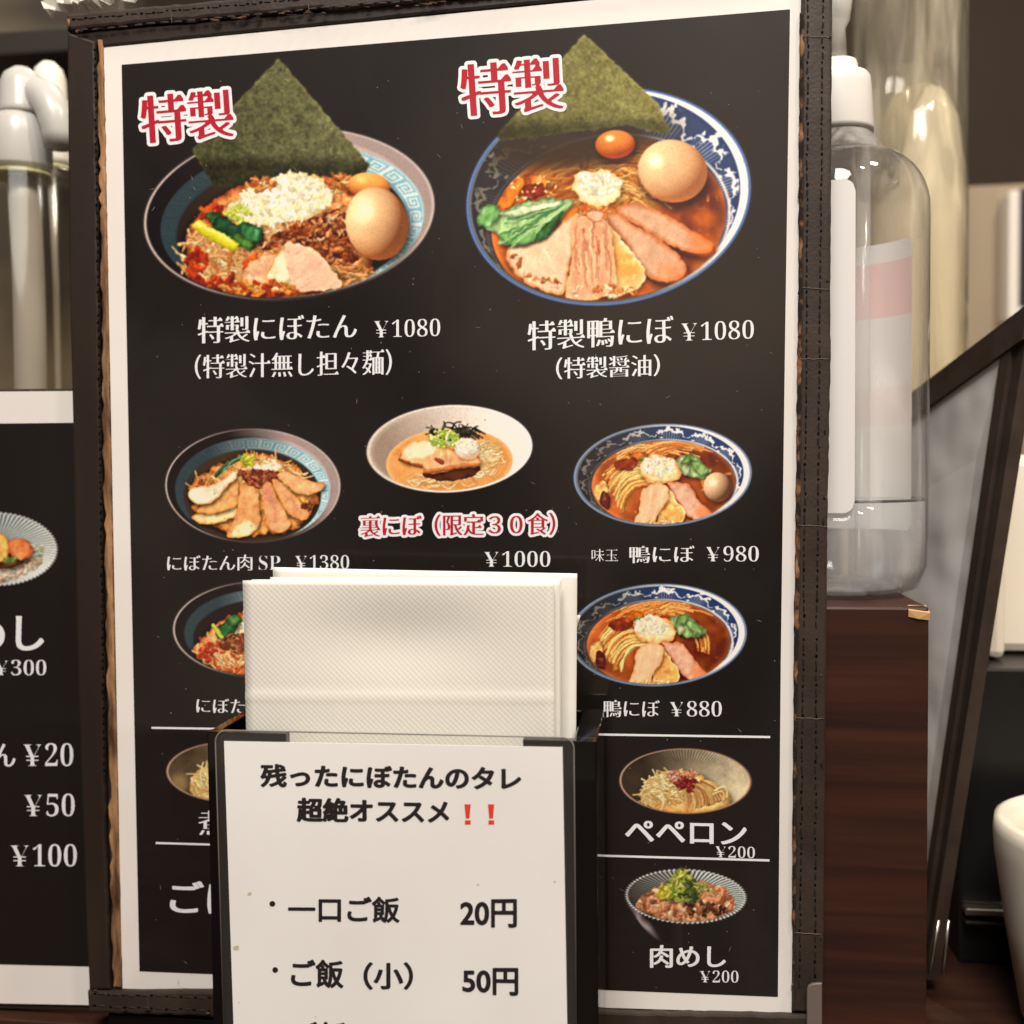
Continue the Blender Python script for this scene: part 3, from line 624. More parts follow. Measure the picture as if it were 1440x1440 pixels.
def streaked_bowl(p, cx, cy, a, b, T, dark=(58, 46, 36), lightc=(206, 186, 150)):
    u, v, r = p.ell(cx, cy, a, b, T)
    p.put(p.soft(r, b), (150, 112, 92))
    ang = np.arctan2(v, u)
    L = np.clip(u*.75+.42-.1*v, 0, 1)
    base = lerp3(dark, lightc, L)
    st = (np.sin(ang*120+p.noise(20, 3)*4)*.5+.5)*np.clip((r-.25)*2.5, 0, 1)
    top = np.clip(-v*1.4+.1, 0, 1)
    base = base*(1-.35*st*top)[..., None]
    base = base*(1+(p.fbm(10, 4)-.5)*.25)[..., None]
    p.put(np.clip((.975-r)*b+.5, 0, 1), base)
    p.put(np.clip(1-np.abs(r-.985)*b/1.1, 0, 1)*.8, lerp3((196, 160, 136), (150, 108, 84), np.clip(u*.5+.5, 0, 1)))
    p.clipm = np.clip((.965-r)*b+.5, 0, 1)

def noodle_mound(p, reg, n, seed, r=(1.0, 1.6), cols=((236, 204, 138), (246, 222, 166), (220, 178, 104), (206, 156, 82)), main=.5):
    rg = np.random.RandomState(seed)
    for i in range(n):
        x, y = reg(rg); a = rg.normal(main, .6); L = rg.uniform(6, 17)
        p.stroke(arc(x-L*math.cos(a), y-L*math.sin(a), x+L*math.cos(a), y+L*math.sin(a), rg.uniform(-.3, .3)), rg.uniform(*r), cols[rg.randint(len(cols))], amb=.55, spec=.15)

def dish_pepe():
    p = Pic(866, 1048, 1062, 1150, 1.6, 20)
    streaked_bowl(p, 964, 1098.5, 93, 46, 1)
    hp = [(900, 1122), (912, 1098), (932, 1088), (960, 1084), (986, 1090), (1008, 1106), (1024, 1116), (1026, 1132), (990, 1144), (940, 1142), (910, 1134)]
    p.slab(hp, (226, 186, 116), (176, 122, 60), ew=8, nz=(8, .3), seed=2, sh=(3, 2, 6, .5), wob=2)
    noodle_mound(p, in_poly([(902, 1122), (914, 1098), (934, 1089), (960, 1086), (980, 1096), (960, 1120), (930, 1136)]), 130, 3, main=.3)
    rg = np.random.RandomState(6)
    for i in range(46):
        t = rg.uniform(0, 1)
        p.stroke(arc(958+t*34, 1106-t*6+rg.uniform(-3, 3), 962+t*58+rg.uniform(-6, 6), 1142-t*18, -.15), rg.uniform(1.1, 1.7), [(220, 166, 96), (236, 192, 124), (196, 134, 70), (178, 112, 54)][rg.randint(4)], amb=.5)
    p.stroke(arc(1006, 1112, 1022, 1122, -.6), 2, (236, 200, 134), amb=.5); p.stroke(arc(1004, 1118, 1018, 1126, -.6), 2, (226, 182, 110), amb=.5)
    p.put(p.soft(p.ell(950, 1140, 46, 8, 3)[2], 8, 6)*.5*p.clipm, (230, 160, 84))
    p.crumbs(24, in_ell(946, 1093, 9, 7), (1.6, 3), [(222, 150, 120), (206, 120, 96), (236, 180, 150)], 4, amb=.55)
    p.crumbs(50, in_ell(966, 1102, 14, 9), (1.5, 3.2), [(132, 34, 30), (104, 26, 24), (158, 58, 46)], 5, amb=.5, spec=.4)
    p.crumbs(12, in_ell(972, 1089, 8, 4), (1.6, 2.8), [(214, 130, 84), (226, 156, 110)], 7, amb=.55)
    return p.finish(.8, 4, .55, 1.1)

def dish_niku_meshi():
    p = Pic(874, 1216, 1056, 1330, 1.6, 22)
    cx, cy, a, b = 964.5, 1260.5, 84.5, 38
    p.clipm = np.ones_like(p.a)
    # outside of the bowl
    body = p.smooth([(880.5, 1262), (890, 1284), (906, 1306), (926, 1322), (950, 1329), (985, 1329), (1008, 1318), (1030, 1296), (1048, 1268), (1000, 1262), (940, 1262)])
    sl = (slice(None), slice(None)); d = p.polyd(body, sl)
    glint = np.clip(1-np.abs((p.X-884)*.82-(p.Y-1272)*.62+6*p.noise(18, 2)-4)/7, 0, 1)*np.clip((p.Y-1268)/20, 0, 1)*np.clip((940-p.X)/26, 0, 1)
    c = lerp3((40, 32, 33), (150, 134, 132), glint)
    p.put(np.clip(d+.5, 0, 1)*np.clip((960-p.X)/50, 0, 1), c)
    u, v, r = p.ell(cx, cy, a, b, 2)
    ang = np.arctan2(v, u)
    sc = 1+.022*np.cos(ang*74)
    p.put(np.clip((sc-r)*b+.5, 0, 1), (214, 216, 210))
    st = np.clip(np.sin(ang*74)*1.4+.5, 0, 1)
    L = np.clip(u*.5+.62-.25*v, 0, 1)
    p.put(np.clip((.97-r)*b+.5, 0, 1), lerp3((70, 60, 50), (202, 206, 200), L)*(1-.6*st*(np.clip(1.2-u*.3, .3, 1)))[..., None])
    p.clipm = np.clip((.95-r)*b+.5, 0, 1)
    fill = [(896, 1276), (902, 1262), (930, 1246), (960, 1236), (1000, 1244), (1024, 1256), (1034, 1274), (1010, 1290), (964, 1299), (924, 1290)]
    p.slab(fill, (196, 130, 90), (150, 90, 56), ew=5, nz=(6, .4), seed=3, sh=None, wob=3)
    p.crumbs(300, in_poly(fill), (1.8, 4.2), [(222, 160, 116), (206, 128, 88), (236, 188, 142), (176, 104, 64), (232, 150, 100), (150, 92, 56)], 4, amb=.6, spec=.25)
    dk = [(962, 1270), (990, 1262), (1016, 1272), (1024, 1284), (990, 1288), (966, 1282)]
    p.crumbs(36, in_poly(dk), (1.6, 3.6), [(70, 36, 26), (96, 54, 34), (130, 78, 44)], 5, amb=.5)
    p.crumbs(16, in_ell(1012, 1254, 12, 6), (2, 3.6), [(230, 122, 70), (236, 160, 110)], 15, amb=.55)
    p.clipm = np.ones_like(p.a)
    g = [(926, 1262), (938, 1244), (948, 1228), (958, 1223), (968, 1226), (974, 1236), (984, 1250), (978, 1268), (950, 1266)]
    p.slab(g, (150, 150, 56), (120, 120, 50), ew=6, nz=(7, .5), seed=6, sh=(2, 3, 6, .4), wob=3)
    p.crumbs(210, in_poly(g), (1.4, 3.2), [(176, 190, 70), (206, 212, 100), (120, 140, 50), (222, 216, 90), (82, 96, 40)], 7, amb=.45, spec=.15)
    p.crumbs(46, in_poly([(962, 1240), (974, 1238), (984, 1254), (978, 1268), (964, 1264)]), (1.6, 3.4), [(56, 66, 34), (74, 84, 40), (96, 108, 50)], 8, amb=.5)
    p.crumbs(26, in_ell(934, 1256, 8, 10), (1.5, 3), [(224, 206, 70), (214, 190, 60)], 9, amb=.6)
    p.crumbs(30, in_ell(990, 1250, 14, 8), (1.4, 3), [(196, 182, 90), (170, 160, 80), (214, 190, 110)], 10, amb=.5)
    return p.finish(1.1, 4, .6, 1.12)

def dish_side_left():
    p = Pic(229, 1040, 330, 1134, 1.5, 24)
    streaked_bowl(p, 326, 1086, 92, 43, 1, dark=(84, 66, 46), lightc=(176, 150, 112))
    p.slab([(266, 1104), (276, 1086), (292, 1078), (340, 1074), (340, 1130), (290, 1126), (272, 1118)], (232, 196, 120), (186, 140, 76), ew=6, nz=(8, .3), seed=2, sh=(3, 2, 6, .4))
    noodle_mound(p, in_poly([(268, 1104), (278, 1088), (294, 1080), (330, 1078), (330, 1126), (290, 1124)]), 80, 3, main=.9)
    p.put(p.soft(p.ell(250, 1104, 12, 16, 30)[2], 10, 8)*.35*p.clipm, (216, 178, 110))
    return p.finish(.8, 4, .6, 1.1)

def dish_left_menu():
    p = Pic(-70, 714, 86, 830, 1.4, 26)
    cx, cy, a, b = -6, 772, 86.5, 51.5
    u, v, r = p.ell(cx, cy, a, b, 1); ang = np.arctan2(v, u)
    sc = 1+.018*np.cos(ang*80)
    p.put(np.clip((sc-r)*b+.5, 0, 1), (214, 214, 206))
    st = np.clip(np.sin(ang*80)*1.6+.2, 0, 1)
    p.put(np.clip((.97-r)*b+.5, 0, 1), (lerp3((120, 132, 140), (222, 222, 212), np.clip(u*.6+.5, 0, 1)))*(1-.55*st*np.clip(-v+.75, .1, 1))[..., None])
    p.clipm = np.clip((.95-r)*b+.5, 0, 1)
    rice = [(-60, 800), (-40, 780), (20, 770), (56, 778), (58, 792), (30, 812), (-10, 822), (-50, 816)]
    p.slab(rice, (206, 180, 150), (170, 130, 96), ew=5, nz=(4, .4), seed=3, sh=None, wob=3)
    p.crumbs(260, in_poly(rice), (1.2, 2.6), [(232, 214, 190), (214, 184, 150), (196, 150, 110), (240, 228, 208)], 4, amb=.5)
    p.crumbs(30, in_ell(52, 776, 10, 8), (1.4, 3), [(226, 216, 190), (150, 170, 90), (240, 232, 216)], 5)
    tan_slice(p, [(-30, 790), (-20, 772), (6, 776), (34, 782), (30, 794), (0, 800)], 5, base=(96, 60, 34), edge=(60, 34, 20), ew=5, nz=(6, .5))
    tan_slice(p, [(-20, 770), (-6, 750), (8, 756), (14, 776), (0, 790)], 6, base=(232, 172, 86), edge=(206, 130, 50), ew=4, nz=(6, .3))
    tan_slice(p, [(12, 764), (24, 756), (40, 762), (47, 776), (34, 786), (16, 782)], 7, base=(220, 120, 66), edge=(176, 76, 36), ew=4, nz=(6, .35), spec=30)
    p.crumbs(22, in_ell(14, 788, 9, 4), (1.2, 2.4), [(150, 160, 70), (96, 116, 50)], 8)
    return p.finish(.8, 4, .9, 1.1)
# ---------------------------------------------------------------- end of the painter
# ---------------------------------------------------------------- helpers
def s2l(c):
    c = np.asarray(c, float)/255.0
    return np.where(c <= .04045, c/12.92, ((c+.055)/1.055)**2.4)
PAPER = s2l((231, 218, 203))
def ink(c, k=.80, lift=.010):                    # printed colour -> reflectance on the white paper
    return np.clip(s2l(c)/PAPER*k-lift, .004, .85)
def mat(name, col, rough=.5, spec=.5, metal=0, coat=0, coatr=.08, trans=0, ior=1.45, sss=0, emit=None):
    m = bpy.data.materials.new(name); m.use_nodes = True
    b = m.node_tree.nodes['Principled BSDF']
    b.inputs['Base Color'].default_value = (*col[:3], 1); b.inputs['Roughness'].default_value = rough
    b.inputs['Specular IOR Level'].default_value = spec; b.inputs['Metallic'].default_value = metal
    b.inputs['Coat Weight'].default_value = coat; b.inputs['Coat Roughness'].default_value = coatr
    b.inputs['Transmission Weight'].default_value = trans; b.inputs['IOR'].default_value = ior
    if sss: b.inputs['Subsurface Weight'].default_value = sss; b.inputs['Subsurface Radius'].default_value = (.004, .003, .002)
    return m
def nodes(m): return m.node_tree.nodes, m.node_tree.links, m.node_tree.nodes['Principled BSDF']
def add_noise(m, scale, lo, hi, detail=4, stretch=(1, 1, 1), p0=.3, p1=.7, rot=(0, 0, 0), dist=0):
    N, L, b = nodes(m)
    tc = N.new('ShaderNodeTexCoord'); mp = N.new('ShaderNodeMapping'); mp.inputs['Scale'].default_value = stretch; mp.inputs['Rotation'].default_value = rot
    n = N.new('ShaderNodeTexNoise'); n.inputs['Scale'].default_value = scale; n.inputs['Detail'].default_value = detail; n.inputs['Distortion'].default_value = dist
    r = N.new('ShaderNodeValToRGB'); r.color_ramp.elements[0].position = p0; r.color_ramp.elements[1].position = p1
    r.color_ramp.elements[0].color = (*lo, 1); r.color_ramp.elements[1].color = (*hi, 1)
    L.new(tc.outputs['Object'], mp.inputs['Vector']); L.new(mp.outputs['Vector'], n.inputs['Vector']); L.new(n.outputs['Fac'], r.inputs['Fac'])
    L.new(r.outputs['Color'], b.inputs['Base Color'])
    return n, r, mp
def add_bump(m, scale, strength, dist=.0005, detail=4, stretch=(1, 1, 1)):
    N, L, b = nodes(m)
    tc = N.new('ShaderNodeTexCoord'); mp = N.new('ShaderNodeMapping'); mp.inputs['Scale'].default_value = stretch
    n = N.new('ShaderNodeTexNoise'); n.inputs['Scale'].default_value = scale; n.inputs['Detail'].default_value = detail
    bp = N.new('ShaderNodeBump'); bp.inputs['Strength'].default_value = strength; bp.inputs['Distance'].default_value = dist
    L.new(tc.outputs['Object'], mp.inputs['Vector']); L.new(mp.outputs['Vector'], n.inputs['Vector']); L.new(n.outputs['Fac'], bp.inputs['Height']); L.new(bp.outputs['Normal'], b.inputs['Normal'])
    return bp
def add_rough(m, scale, lo, hi, detail=3, stretch=(1, 1, 1), p0=.35, p1=.65, coat=False):
    N, L, b = nodes(m)
    tc = N.new('ShaderNodeTexCoord'); mp = N.new('ShaderNodeMapping'); mp.inputs['Scale'].default_value = stretch
    n = N.new('ShaderNodeTexNoise'); n.inputs['Scale'].default_value = scale; n.inputs['Detail'].default_value = detail
    r = N.new('ShaderNodeMapRange'); r.inputs['From Min'].default_value = p0; r.inputs['From Max'].default_value = p1; r.inputs['To Min'].default_value = lo; r.inputs['To Max'].default_value = hi
    L.new(tc.outputs['Object'], mp.inputs['Vector']); L.new(mp.outputs['Vector'], n.inputs['Vector']); L.new(n.outputs['Fac'], r.inputs['Value']); L.new(r.outputs['Result'], b.inputs['Coat Roughness' if coat else 'Roughness'])
def link(name, me, m=None, parent=None):
    o = bpy.data.objects.new(name, me); COL.objects.link(o)
    if m is not None: me.materials.append(m)
    if parent is not None: o.parent = parent
    return o
def thing(name, label, cat, loc=None, group=None):
    o = bpy.data.objects.new(name, None); COL.objects.link(o); o.empty_display_size = .01
    o['label'] = label; o['category'] = cat
    if group: o['group'] = group
    return o
def tag(o, label, cat, group=None):
    o['label'] = label; o['category'] = cat
    if group: o['group'] = group
    return o
def structure(o): o['kind'] = 'structure'; return o
def pymesh(name, v, f, smooth=False):
    me = bpy.data.meshes.new(name); me.from_pydata([tuple(x) for x in v], [], f); me.update()
    if smooth:
        for p in me.polygons: p.use_smooth = True
    return me
def npmesh(name, v, q):
    me = bpy.data.meshes.new(name); q = np.asarray(q, np.int32); v = np.asarray(v, np.float32)
    me.vertices.add(len(v)); me.vertices.foreach_set('co', v.ravel())
    k = q.shape[1]
    me.loops.add(q.size); me.loops.foreach_set('vertex_index', q.ravel())
    me.polygons.add(len(q)); me.polygons.foreach_set('loop_start', np.arange(len(q), dtype=np.int32)*k)
    me.update(calc_edges=True)
    return me
def inset(pts, d):                                # shrink a polygon given as (x, z) by d
    n = len(pts); out = []
    A = sum(pts[i][0]*pts[(i+1) % n][1]-pts[(i+1) % n][0]*pts[i][1] for i in range(n))
    s = 1 if A > 0 else -1
    for i in range(n):
        p0, p1, p2 = np.array(pts[i-1]), np.array(pts[i]), np.array(pts[(i+1) % n])
        e1 = p1-p0; e2 = p2-p1
        n1 = np.array([-e1[1], e1[0]])/(np.linalg.norm(e1)+1e-12)*s; n2 = np.array([-e2[1], e2[0]])/(np.linalg.norm(e2)+1e-12)*s
        m = n1+n2; L = np.dot(m, m)
        out.append(tuple(p1+m*(2*d/max(L, .8))))
    return out
def slab_mesh(name, px, yf, yb, bev=.0004, pxdepth=None):
    """a plate: outline given in photograph pixels on the plane yf, with its front edges rounded, going back to yb"""
    xz = [(U(a, b, yf if pxdepth is None else pxdepth).x, U(a, b, yf if pxdepth is None else pxdepth).z) for a, b in px]
    return slab_xz(name, xz, yf, yb, bev)
def slab_xz(name, xz, yf, yb, bev=.0004):
    n = len(xz); v = []; f = []
    A = sum(xz[i][0]*xz[(i+1) % n][1]-xz[(i+1) % n][0]*xz[i][1] for i in range(n))
    if A < 0: xz = xz[::-1]
    rings = []
    if bev > 0:
        rings += [(inset(xz, bev), yf), (inset(xz, bev*.3), yf+bev*.3), (xz, yf+bev)]
    else: rings += [(xz, yf)]
    rings += [(xz, yb)]
    for r, y in rings: v += [(p[0], y, p[1]) for p in r]
    f.append(list(range(n)))                       # front, facing -y
    for k in range(len(rings)-1):
        for i in range(n):
            a = k*n+i; b = k*n+(i+1) % n
            f.append([b, a, a+n, b+n])
    f.append([(len(rings)-1)*n+i for i in range(n)][::-1])
    return pymesh(name, v, f)
def lathe(profile, seg=64, closed=False):
    v = []; f = []; m = len(profile)
    for r, z in profile:
        for i in range(seg):
            a = 2*math.pi*i/seg; v.append((r*math.cos(a), r*math.sin(a), z))
    for k in range(m-1):
        for i in range(seg):
            j = (i+1) % seg
            f.append([k*seg+i, k*seg+j, (k+1)*seg+j, (k+1)*seg+i])
    if profile[0][0] > 1e-6: f.append(list(range(seg))[::-1])
    if profile[-1][0] > 1e-6: f.append([(m-1)*seg+i for i in range(seg)])
    return v, f
def lathe_obj(name, profile, m, parent, seg=64, loc=None, shell=False):
    v, f = lathe(profile, seg)
    if shell: f = f[:(len(profile)-1)*seg]
    me = pymesh(name, v, f, True)
    bm = bmesh.new(); bm.from_mesh(me); bmesh.ops.remove_doubles(bm, verts=bm.verts, dist=1e-6); bmesh.ops.recalc_face_normals(bm, faces=bm.faces); bm.to_mesh(me); bm.free()
    o = link(name, me, m, parent)
    for p in me.polygons: p.use_smooth = True
    if loc is not None: o.location = loc
    return o
def box_bm(bm, c, s, rot=None):
    r = bmesh.ops.create_cube(bm, size=1.0)
    for q in r['verts']:
        q.co = Vector((q.co.x*s[0], q.co.y*s[1], q.co.z*s[2]))
        if rot is not None: q.co = rot @ q.co
        q.co += Vector(c)
    return r['verts']
def bm_obj(name, bm, m, parent=None, bevel=0, seg=2, smooth=False):
    if bevel: bmesh.ops.bevel(bm, geom=[e for e in bm.edges], offset=bevel, segments=seg, affect='EDGES', profile=.5)
    me = bpy.data.meshes.new(name); bm.to_mesh(me); bm.free()
    if smooth:
        for p in me.polygons: p.use_smooth = True
    return link(name, me, m, parent)
def tube(pts, r, seg=10, caps=True):
    v = []; f = []; n = len(pts)
    up = Vector((.13, .31, .94))
    for i, p in enumerate(pts):
        p = Vector(p); a = Vector(pts[max(0, i-1)]); b = Vector(pts[min(n-1, i+1)]); t = (b-a).normalized()
        s = t.cross(up).normalized(); w = s.cross(t)
        rr = r[i] if isinstance(r, (list, tuple)) else r
        for k in range(seg):
            q = 2*math.pi*k/seg; v.append(p+s*(rr*math.cos(q))+w*(rr*math.sin(q)))
    for i in range(n-1):
        for k in range(seg):
            j = (k+1) % seg; f.append([i*seg+k, i*seg+j, (i+1)*seg+j, (i+1)*seg+k])
    if caps: f.append(list(range(seg))[::-1]); f.append([(n-1)*seg+k for k in range(seg)])
    return v, f

# ---------------------------------------------------------------- lettering
_gc = {}
def glyph(ch):
    if ch in _gc: return _gc[ch]
    def ev(t):
        cu = bpy.data.curves.new('g', 'FONT'); cu.body = t
        o = bpy.data.objects.new('g', cu); COL.objects.link(o); bpy.context.view_layer.update()
        dg = bpy.context.evaluated_depsgraph_get(); c = o.evaluated_get(dg).to_curve(dg)
        sp = []
        for s in c.splines:
            P = [(p.co.xy.copy(), p.handle_left.xy.copy(), p.handle_right.xy.copy()) for p in s.bezier_points]
            poly = []; n = len(P)
            for i in range(n):
                a, _, h1 = P[i]; b, h2, _ = P[(i+1) % n]
                straight = ((h1-a).length < 1e-5 or abs((h1-a).cross(b-a)) < 1e-5) and ((h2-b).length < 1e-5 or abs((h2-b).cross(b-a)) < 1e-5)
                poly.append((a.x, a.y))
                if not straight:
                    for k in range(1, 6):
                        t = k/6; q = a*(1-t)**3+h1*3*t*(1-t)**2+h2*3*t*t*(1-t)+b*t**3; poly.append((q.x, q.y))
            out = [p for i, p in enumerate(poly) if math.hypot(p[0]-poly[i-1][0], p[1]-poly[i-1][1]) > 1e-5]
            if len(out) >= 3: sp.append(out)
        o.evaluated_get(dg).to_curve_clear()
        xs = [p[0] for s in sp for p in s]
        bpy.data.objects.remove(o); bpy.data.curves.remove(cu)
        return sp, (min(xs) if xs else 0, max(xs) if xs else 0)
    sp, (x0, x1) = ev(ch)
    _, (y0, y1) = ev(ch+ch)
    adv = y1-x1
    _gc[ch] = (sp, adv); return _gc[ch]
def area(p): return .5*sum(p[i-1][0]*p[i][1]-p[i][0]*p[i-1][1] for i in range(len(p)))
def serifs(contours, k=.055):
    """the little triangular ends of the horizontal strokes in a Ming typeface"""
    if not contours: return contours
    big = max(contours, key=lambda c: abs(area(c))); s = 1 if area(big) > 0 else -1
    out = []
    for c in contours:
        n = len(c); q = []
        for i in range(n):
            p0, p1, p2, p3 = c[i-1], c[i], c[(i+1) % n], c[(i+2) % n]
            e = (p2[0]-p1[0], p2[1]-p1[1])
            L = math.hypot(*e)
            ok = L < .09 and abs(e[0]) < .012 and (e[1]*s > 0) and abs(p1[1]-p0[1]) < .012 and abs(p3[1]-p2[1]) < .012 and abs(p1[0]-p0[0]) > .12 and p0[0] < p1[0] and p3[0] < p2[0]
            ok2 = L < .09 and abs(e[0]) < .012 and (e[1]*s < 0) and False
            q.append(p1)
            if ok: q.append((p1[0]+.008, p1[1])); q.append((p2[0]+.008, p2[1]+.004)); q.append((p2[0]-k*.55, p2[1]+k)); q.append((p2[0]-k*1.6, p2[1]))
        # drop the original top corner that follows a serif
        res = []
        for p in q: res.append(p)
        out.append(res)
    return out
BOLD = {**{str(i): chr(0x1D7CE+i) for i in range(10)}, **{chr(65+i): chr(0x1D400+i) for i in range(26)}}
# stroke weight per style: widen in x, in y, thin in y (ems), Ming ends
STY = {'ming': (.021, .0, .016, .075), 'mingheavy': (.026, .0, .013, .08), 'minglight': (.0, .0, .018, .05), 'brush': (.028, .010, .0, 0), 'gothic': (.044, .034, .0, 0), 'round': (.030, .028, .0, 0)}
def layout(text, style, track=0.0):
    ser = STY[style][3]; x = 0; out = []
    for ch in text:
        if ch == ' ': x += .30; continue
        if ch == '\u00a5' and style.startswith('ming'):
            sp, adv = glyph(chr(0x1D418)); cs = [[(p[0]+x, p[1]) for p in c] for c in sp]
            xs = [p[0] for c in cs for p in c]; xc = (min(xs)+max(xs))/2
            g = cs+[[(xc-.24, yb), (xc+.24, yb), (xc+.24, yb+.05), (xc-.24, yb+.05)] for yb in (.16, .28)]
            out.append((g, 'latin')); x += adv+.1; continue
        if ch in BOLD and style.startswith('ming'): sp, adv = glyph(BOLD[ch]); k = 'latin'
        else:
            sp, adv = glyph(ch); k = 'cjk'
            if ser: sp = serifs(sp, ser)
        out.append(([[(p[0]+x, p[1]) for p in c] for c in sp], k)); x += adv+track
    return out
def scan(cs, x0, y0, w, h, cell):
    img = np.zeros((h, w), bool); gx = x0+(np.arange(w)+.5)*cell
    for c in cs:                                     # winding number, so overlapping strokes stay filled
        pass
    segs = [(c[i-1], c[i]) for c in cs for i in range(len(c))]
    ylo = min(min(a[1], b[1]) for a, b in segs); yhi = max(max(a[1], b[1]) for a, b in segs)
    for j in range(max(0, int((ylo-y0)/cell)-1), min(h, int((yhi-y0)/cell)+2)):
        yy = y0+(j+.5)*cell
        cr = sorted(((b[0]-a[0])*(yy-a[1])/(b[1]-a[1])+a[0], 1 if b[1] > a[1] else -1) for a, b in segs if (a[1] > yy) != (b[1] > yy))
        wn = 0
        for k in range(len(cr)):
            if wn != 0: img[j] |= (gx >= cr[k-1][0]) & (gx <= cr[k][0])
            wn += cr[k][1]
    return img
def dilate(img, rx, ry):
    """grow by an ellipse of rx, ry cells"""
    h, w = img.shape; out = img.copy(); ry_ = int(ry+.5)
    for dy in range(-ry_, ry_+1):
        k = int(rx*math.sqrt(max(0, 1-(dy/max(ry, .5))**2))+.5) if ry_ else int(rx+.5)
        src = np.zeros_like(img); src[max(0, dy):h+min(0, dy)] = img[max(0, -dy):h-max(0, dy)]
        if k:
            acc = np.cumsum(np.pad(src.astype(np.int32), ((0, 0), (k+1, k))), 1); src = (acc[:, 2*k+1:]-acc[:, :w]) > 0
        out |= src
    return out
def raster(text, style, quad, track=0.0, halo=0):
    """the ink of a line of lettering as a grid of cells, and the map from that grid onto the quad tl, tr, br, bl (photograph pixels)"""
    gl = layout(text, style, track); wx, wy, thin, _ = STY[style]
    allp = [p for g, k in gl for c in g for p in c]
    x0, x1 = min(p[0] for p in allp), max(p[0] for p in allp); y0, y1 = min(p[1] for p in allp), max(p[1] for p in allp)
    tl, tr, br, bl = [np.array(q, float) for q in quad]
    pxh = np.linalg.norm(bl-tl); cell = .22*(y1-y0)/pxh
    hw = halo/pxh*(y1-y0); pad = .08+hw
    w = int((x1-x0+2*pad)/cell)+1; h = int((y1-y0+2*pad)/cell)+1; ox, oy = x0-pad, y0-pad
    img = np.zeros((h, w), bool)
    lat = np.zeros((h, w), bool)
    for g, k in gl:
        if k == 'latin':
            for c in ([g] if len(g) < 3 else [g[:-2], g[-2:-1], g[-1:]]) if g[-1][0][1] in (.28,) else [g]: lat |= scan(c, ox, oy, w, h, cell)
        else: img |= scan(g, ox, oy, w, h, cell)
    if thin > 0:
        n = int(thin/cell+.5)
        if n: img = ~dilate(~img, 0, n)
    if wx or wy: img = dilate(img, wx/cell, wy/cell)
    if lat.any(): lat = ~dilate(~lat, .017/cell, .012/cell)
    img |= lat
    ys, xs = np.where(img); bx0, bx1, by0, by1 = xs.min(), xs.max()+1, ys.min(), ys.max()+1
    def M(i, j):
        u = (i-bx0)/(bx1-bx0); v = (by1-j)/(by1-by0)
        return (tl*(1-u)+tr*u)*(1-v)+(bl*(1-u)+br*u)*v
    if halo:
        r = hw/cell; return img, dilate(img, r, r), M
    return img, None, M
def cells_mesh(name, img, M, y):
    V = []; F = []; h, w = img.shape; open_ = {}
    def close(a, b, j0, j1):
        n = len(V)
        for (i, j) in ((a, j0), (b, j0), (b, j1), (a, j1)): p = M(i, j); V.append(U(p[0], p[1], y))
        F.append([n, n+1, n+2, n+3])
    for j in range(h+1):
        cur = {}
        if j < h:
            e = np.diff(np.concatenate([[0], img[j].astype(int), [0]])); 
            cur = {(a, b): j for a, b in zip(np.where(e == 1)[0], np.where(e == -1)[0])}
        for k, j0 in open_.items():
            if k in cur: cur[k] = j0
            else: close(k[0], k[1], j0, j)
        open_ = cur
    return pymesh(name, V, F)
def fill_mesh(name, contours, y):
    V = []; F = []
    for c in contours:
        n = len(V); V += [U(p[0], p[1], y) for p in c][::-1]; F.append(list(range(n, n+len(c))))
    return pymesh(name, V, F)
def text(name, s, style, quad, y, m, parent, track=0.0):
    img, _, M = raster(s, style, quad, track)
    return link(name, cells_mesh(name, img, M, y), m, parent)
def picture(name, p, y, parent, m, under=(46, 38, 35)):
    PX, PY = p.X, p.Y; V = UA(PX, PY, y).reshape(-1, 3)
    a = p.a[..., None]; c = p.c*a+np.array(under, float)*(1-a)
    col = ink(c); idx = np.arange(p.w*p.h).reshape(p.h, p.w)
    am = np.maximum(np.maximum(p.a[:-1, :-1], p.a[1:, :-1]), np.maximum(p.a[:-1, 1:], p.a[1:, 1:])) > .03
    q = np.stack([idx[1:, :-1][am], idx[1:, 1:][am], idx[:-1, 1:][am], idx[:-1, :-1][am]], -1)
    used, inv = np.unique(q.ravel(), return_inverse=True)
    me = npmesh(name, V[used], inv.reshape(-1, 4))
    at = me.color_attributes.new('print', 'FLOAT_COLOR', 'POINT')
    rgba = np.ones((len(used), 4), np.float32); rgba[:, :3] = col.reshape(-1, 3)[used]
    at.data.foreach_set('color', rgba.ravel())
    return link(name, me, m, parent)

# ---------------------------------------------------------------- materials
LAM = dict(rough=.45, spec=.2, coat=1.0, coatr=.06)          # laminated paper
M_paper = mat('laminated white paper', (.80, .765, .72), **LAM); add_noise(M_paper, 22, (.765, .725, .675), (.82, .79, .75), 5)
M_black = mat('laminated black print', (.0070, .0056, .0050), **LAM)
N, L, B = nodes(M_black)                                        # scuffs and dust on the film
tc = N.new('ShaderNodeTexCoord'); vo = N.new('ShaderNodeTexVoronoi'); vo.inputs['Scale'].default_value = 95; vo.inputs['Randomness'].default_value = 1
n1 = N.new('ShaderNodeTexNoise'); n1.inputs['Scale'].default_value = 26; n1.inputs['Detail'].default_value = 3
mr = N.new('ShaderNodeMapRange'); mr.inputs['From Min'].default_value = .055; mr.inputs['From Max'].default_value = .03; mr.inputs['To Max'].default_value = 1
m2 = N.new('ShaderNodeMapRange'); m2.inputs['From Min'].default_value = .60; m2.inputs['From Max'].default_value = .68
mu = N.new('ShaderNodeMath'); mu.operation = 'MULTIPLY'; mx = N.new('ShaderNodeMix'); mx.data_type = 'RGBA'
mx.inputs['A'].default_value = (.0070, .0056, .0050, 1); mx.inputs['B'].default_value = (.20, .17, .15, 1)
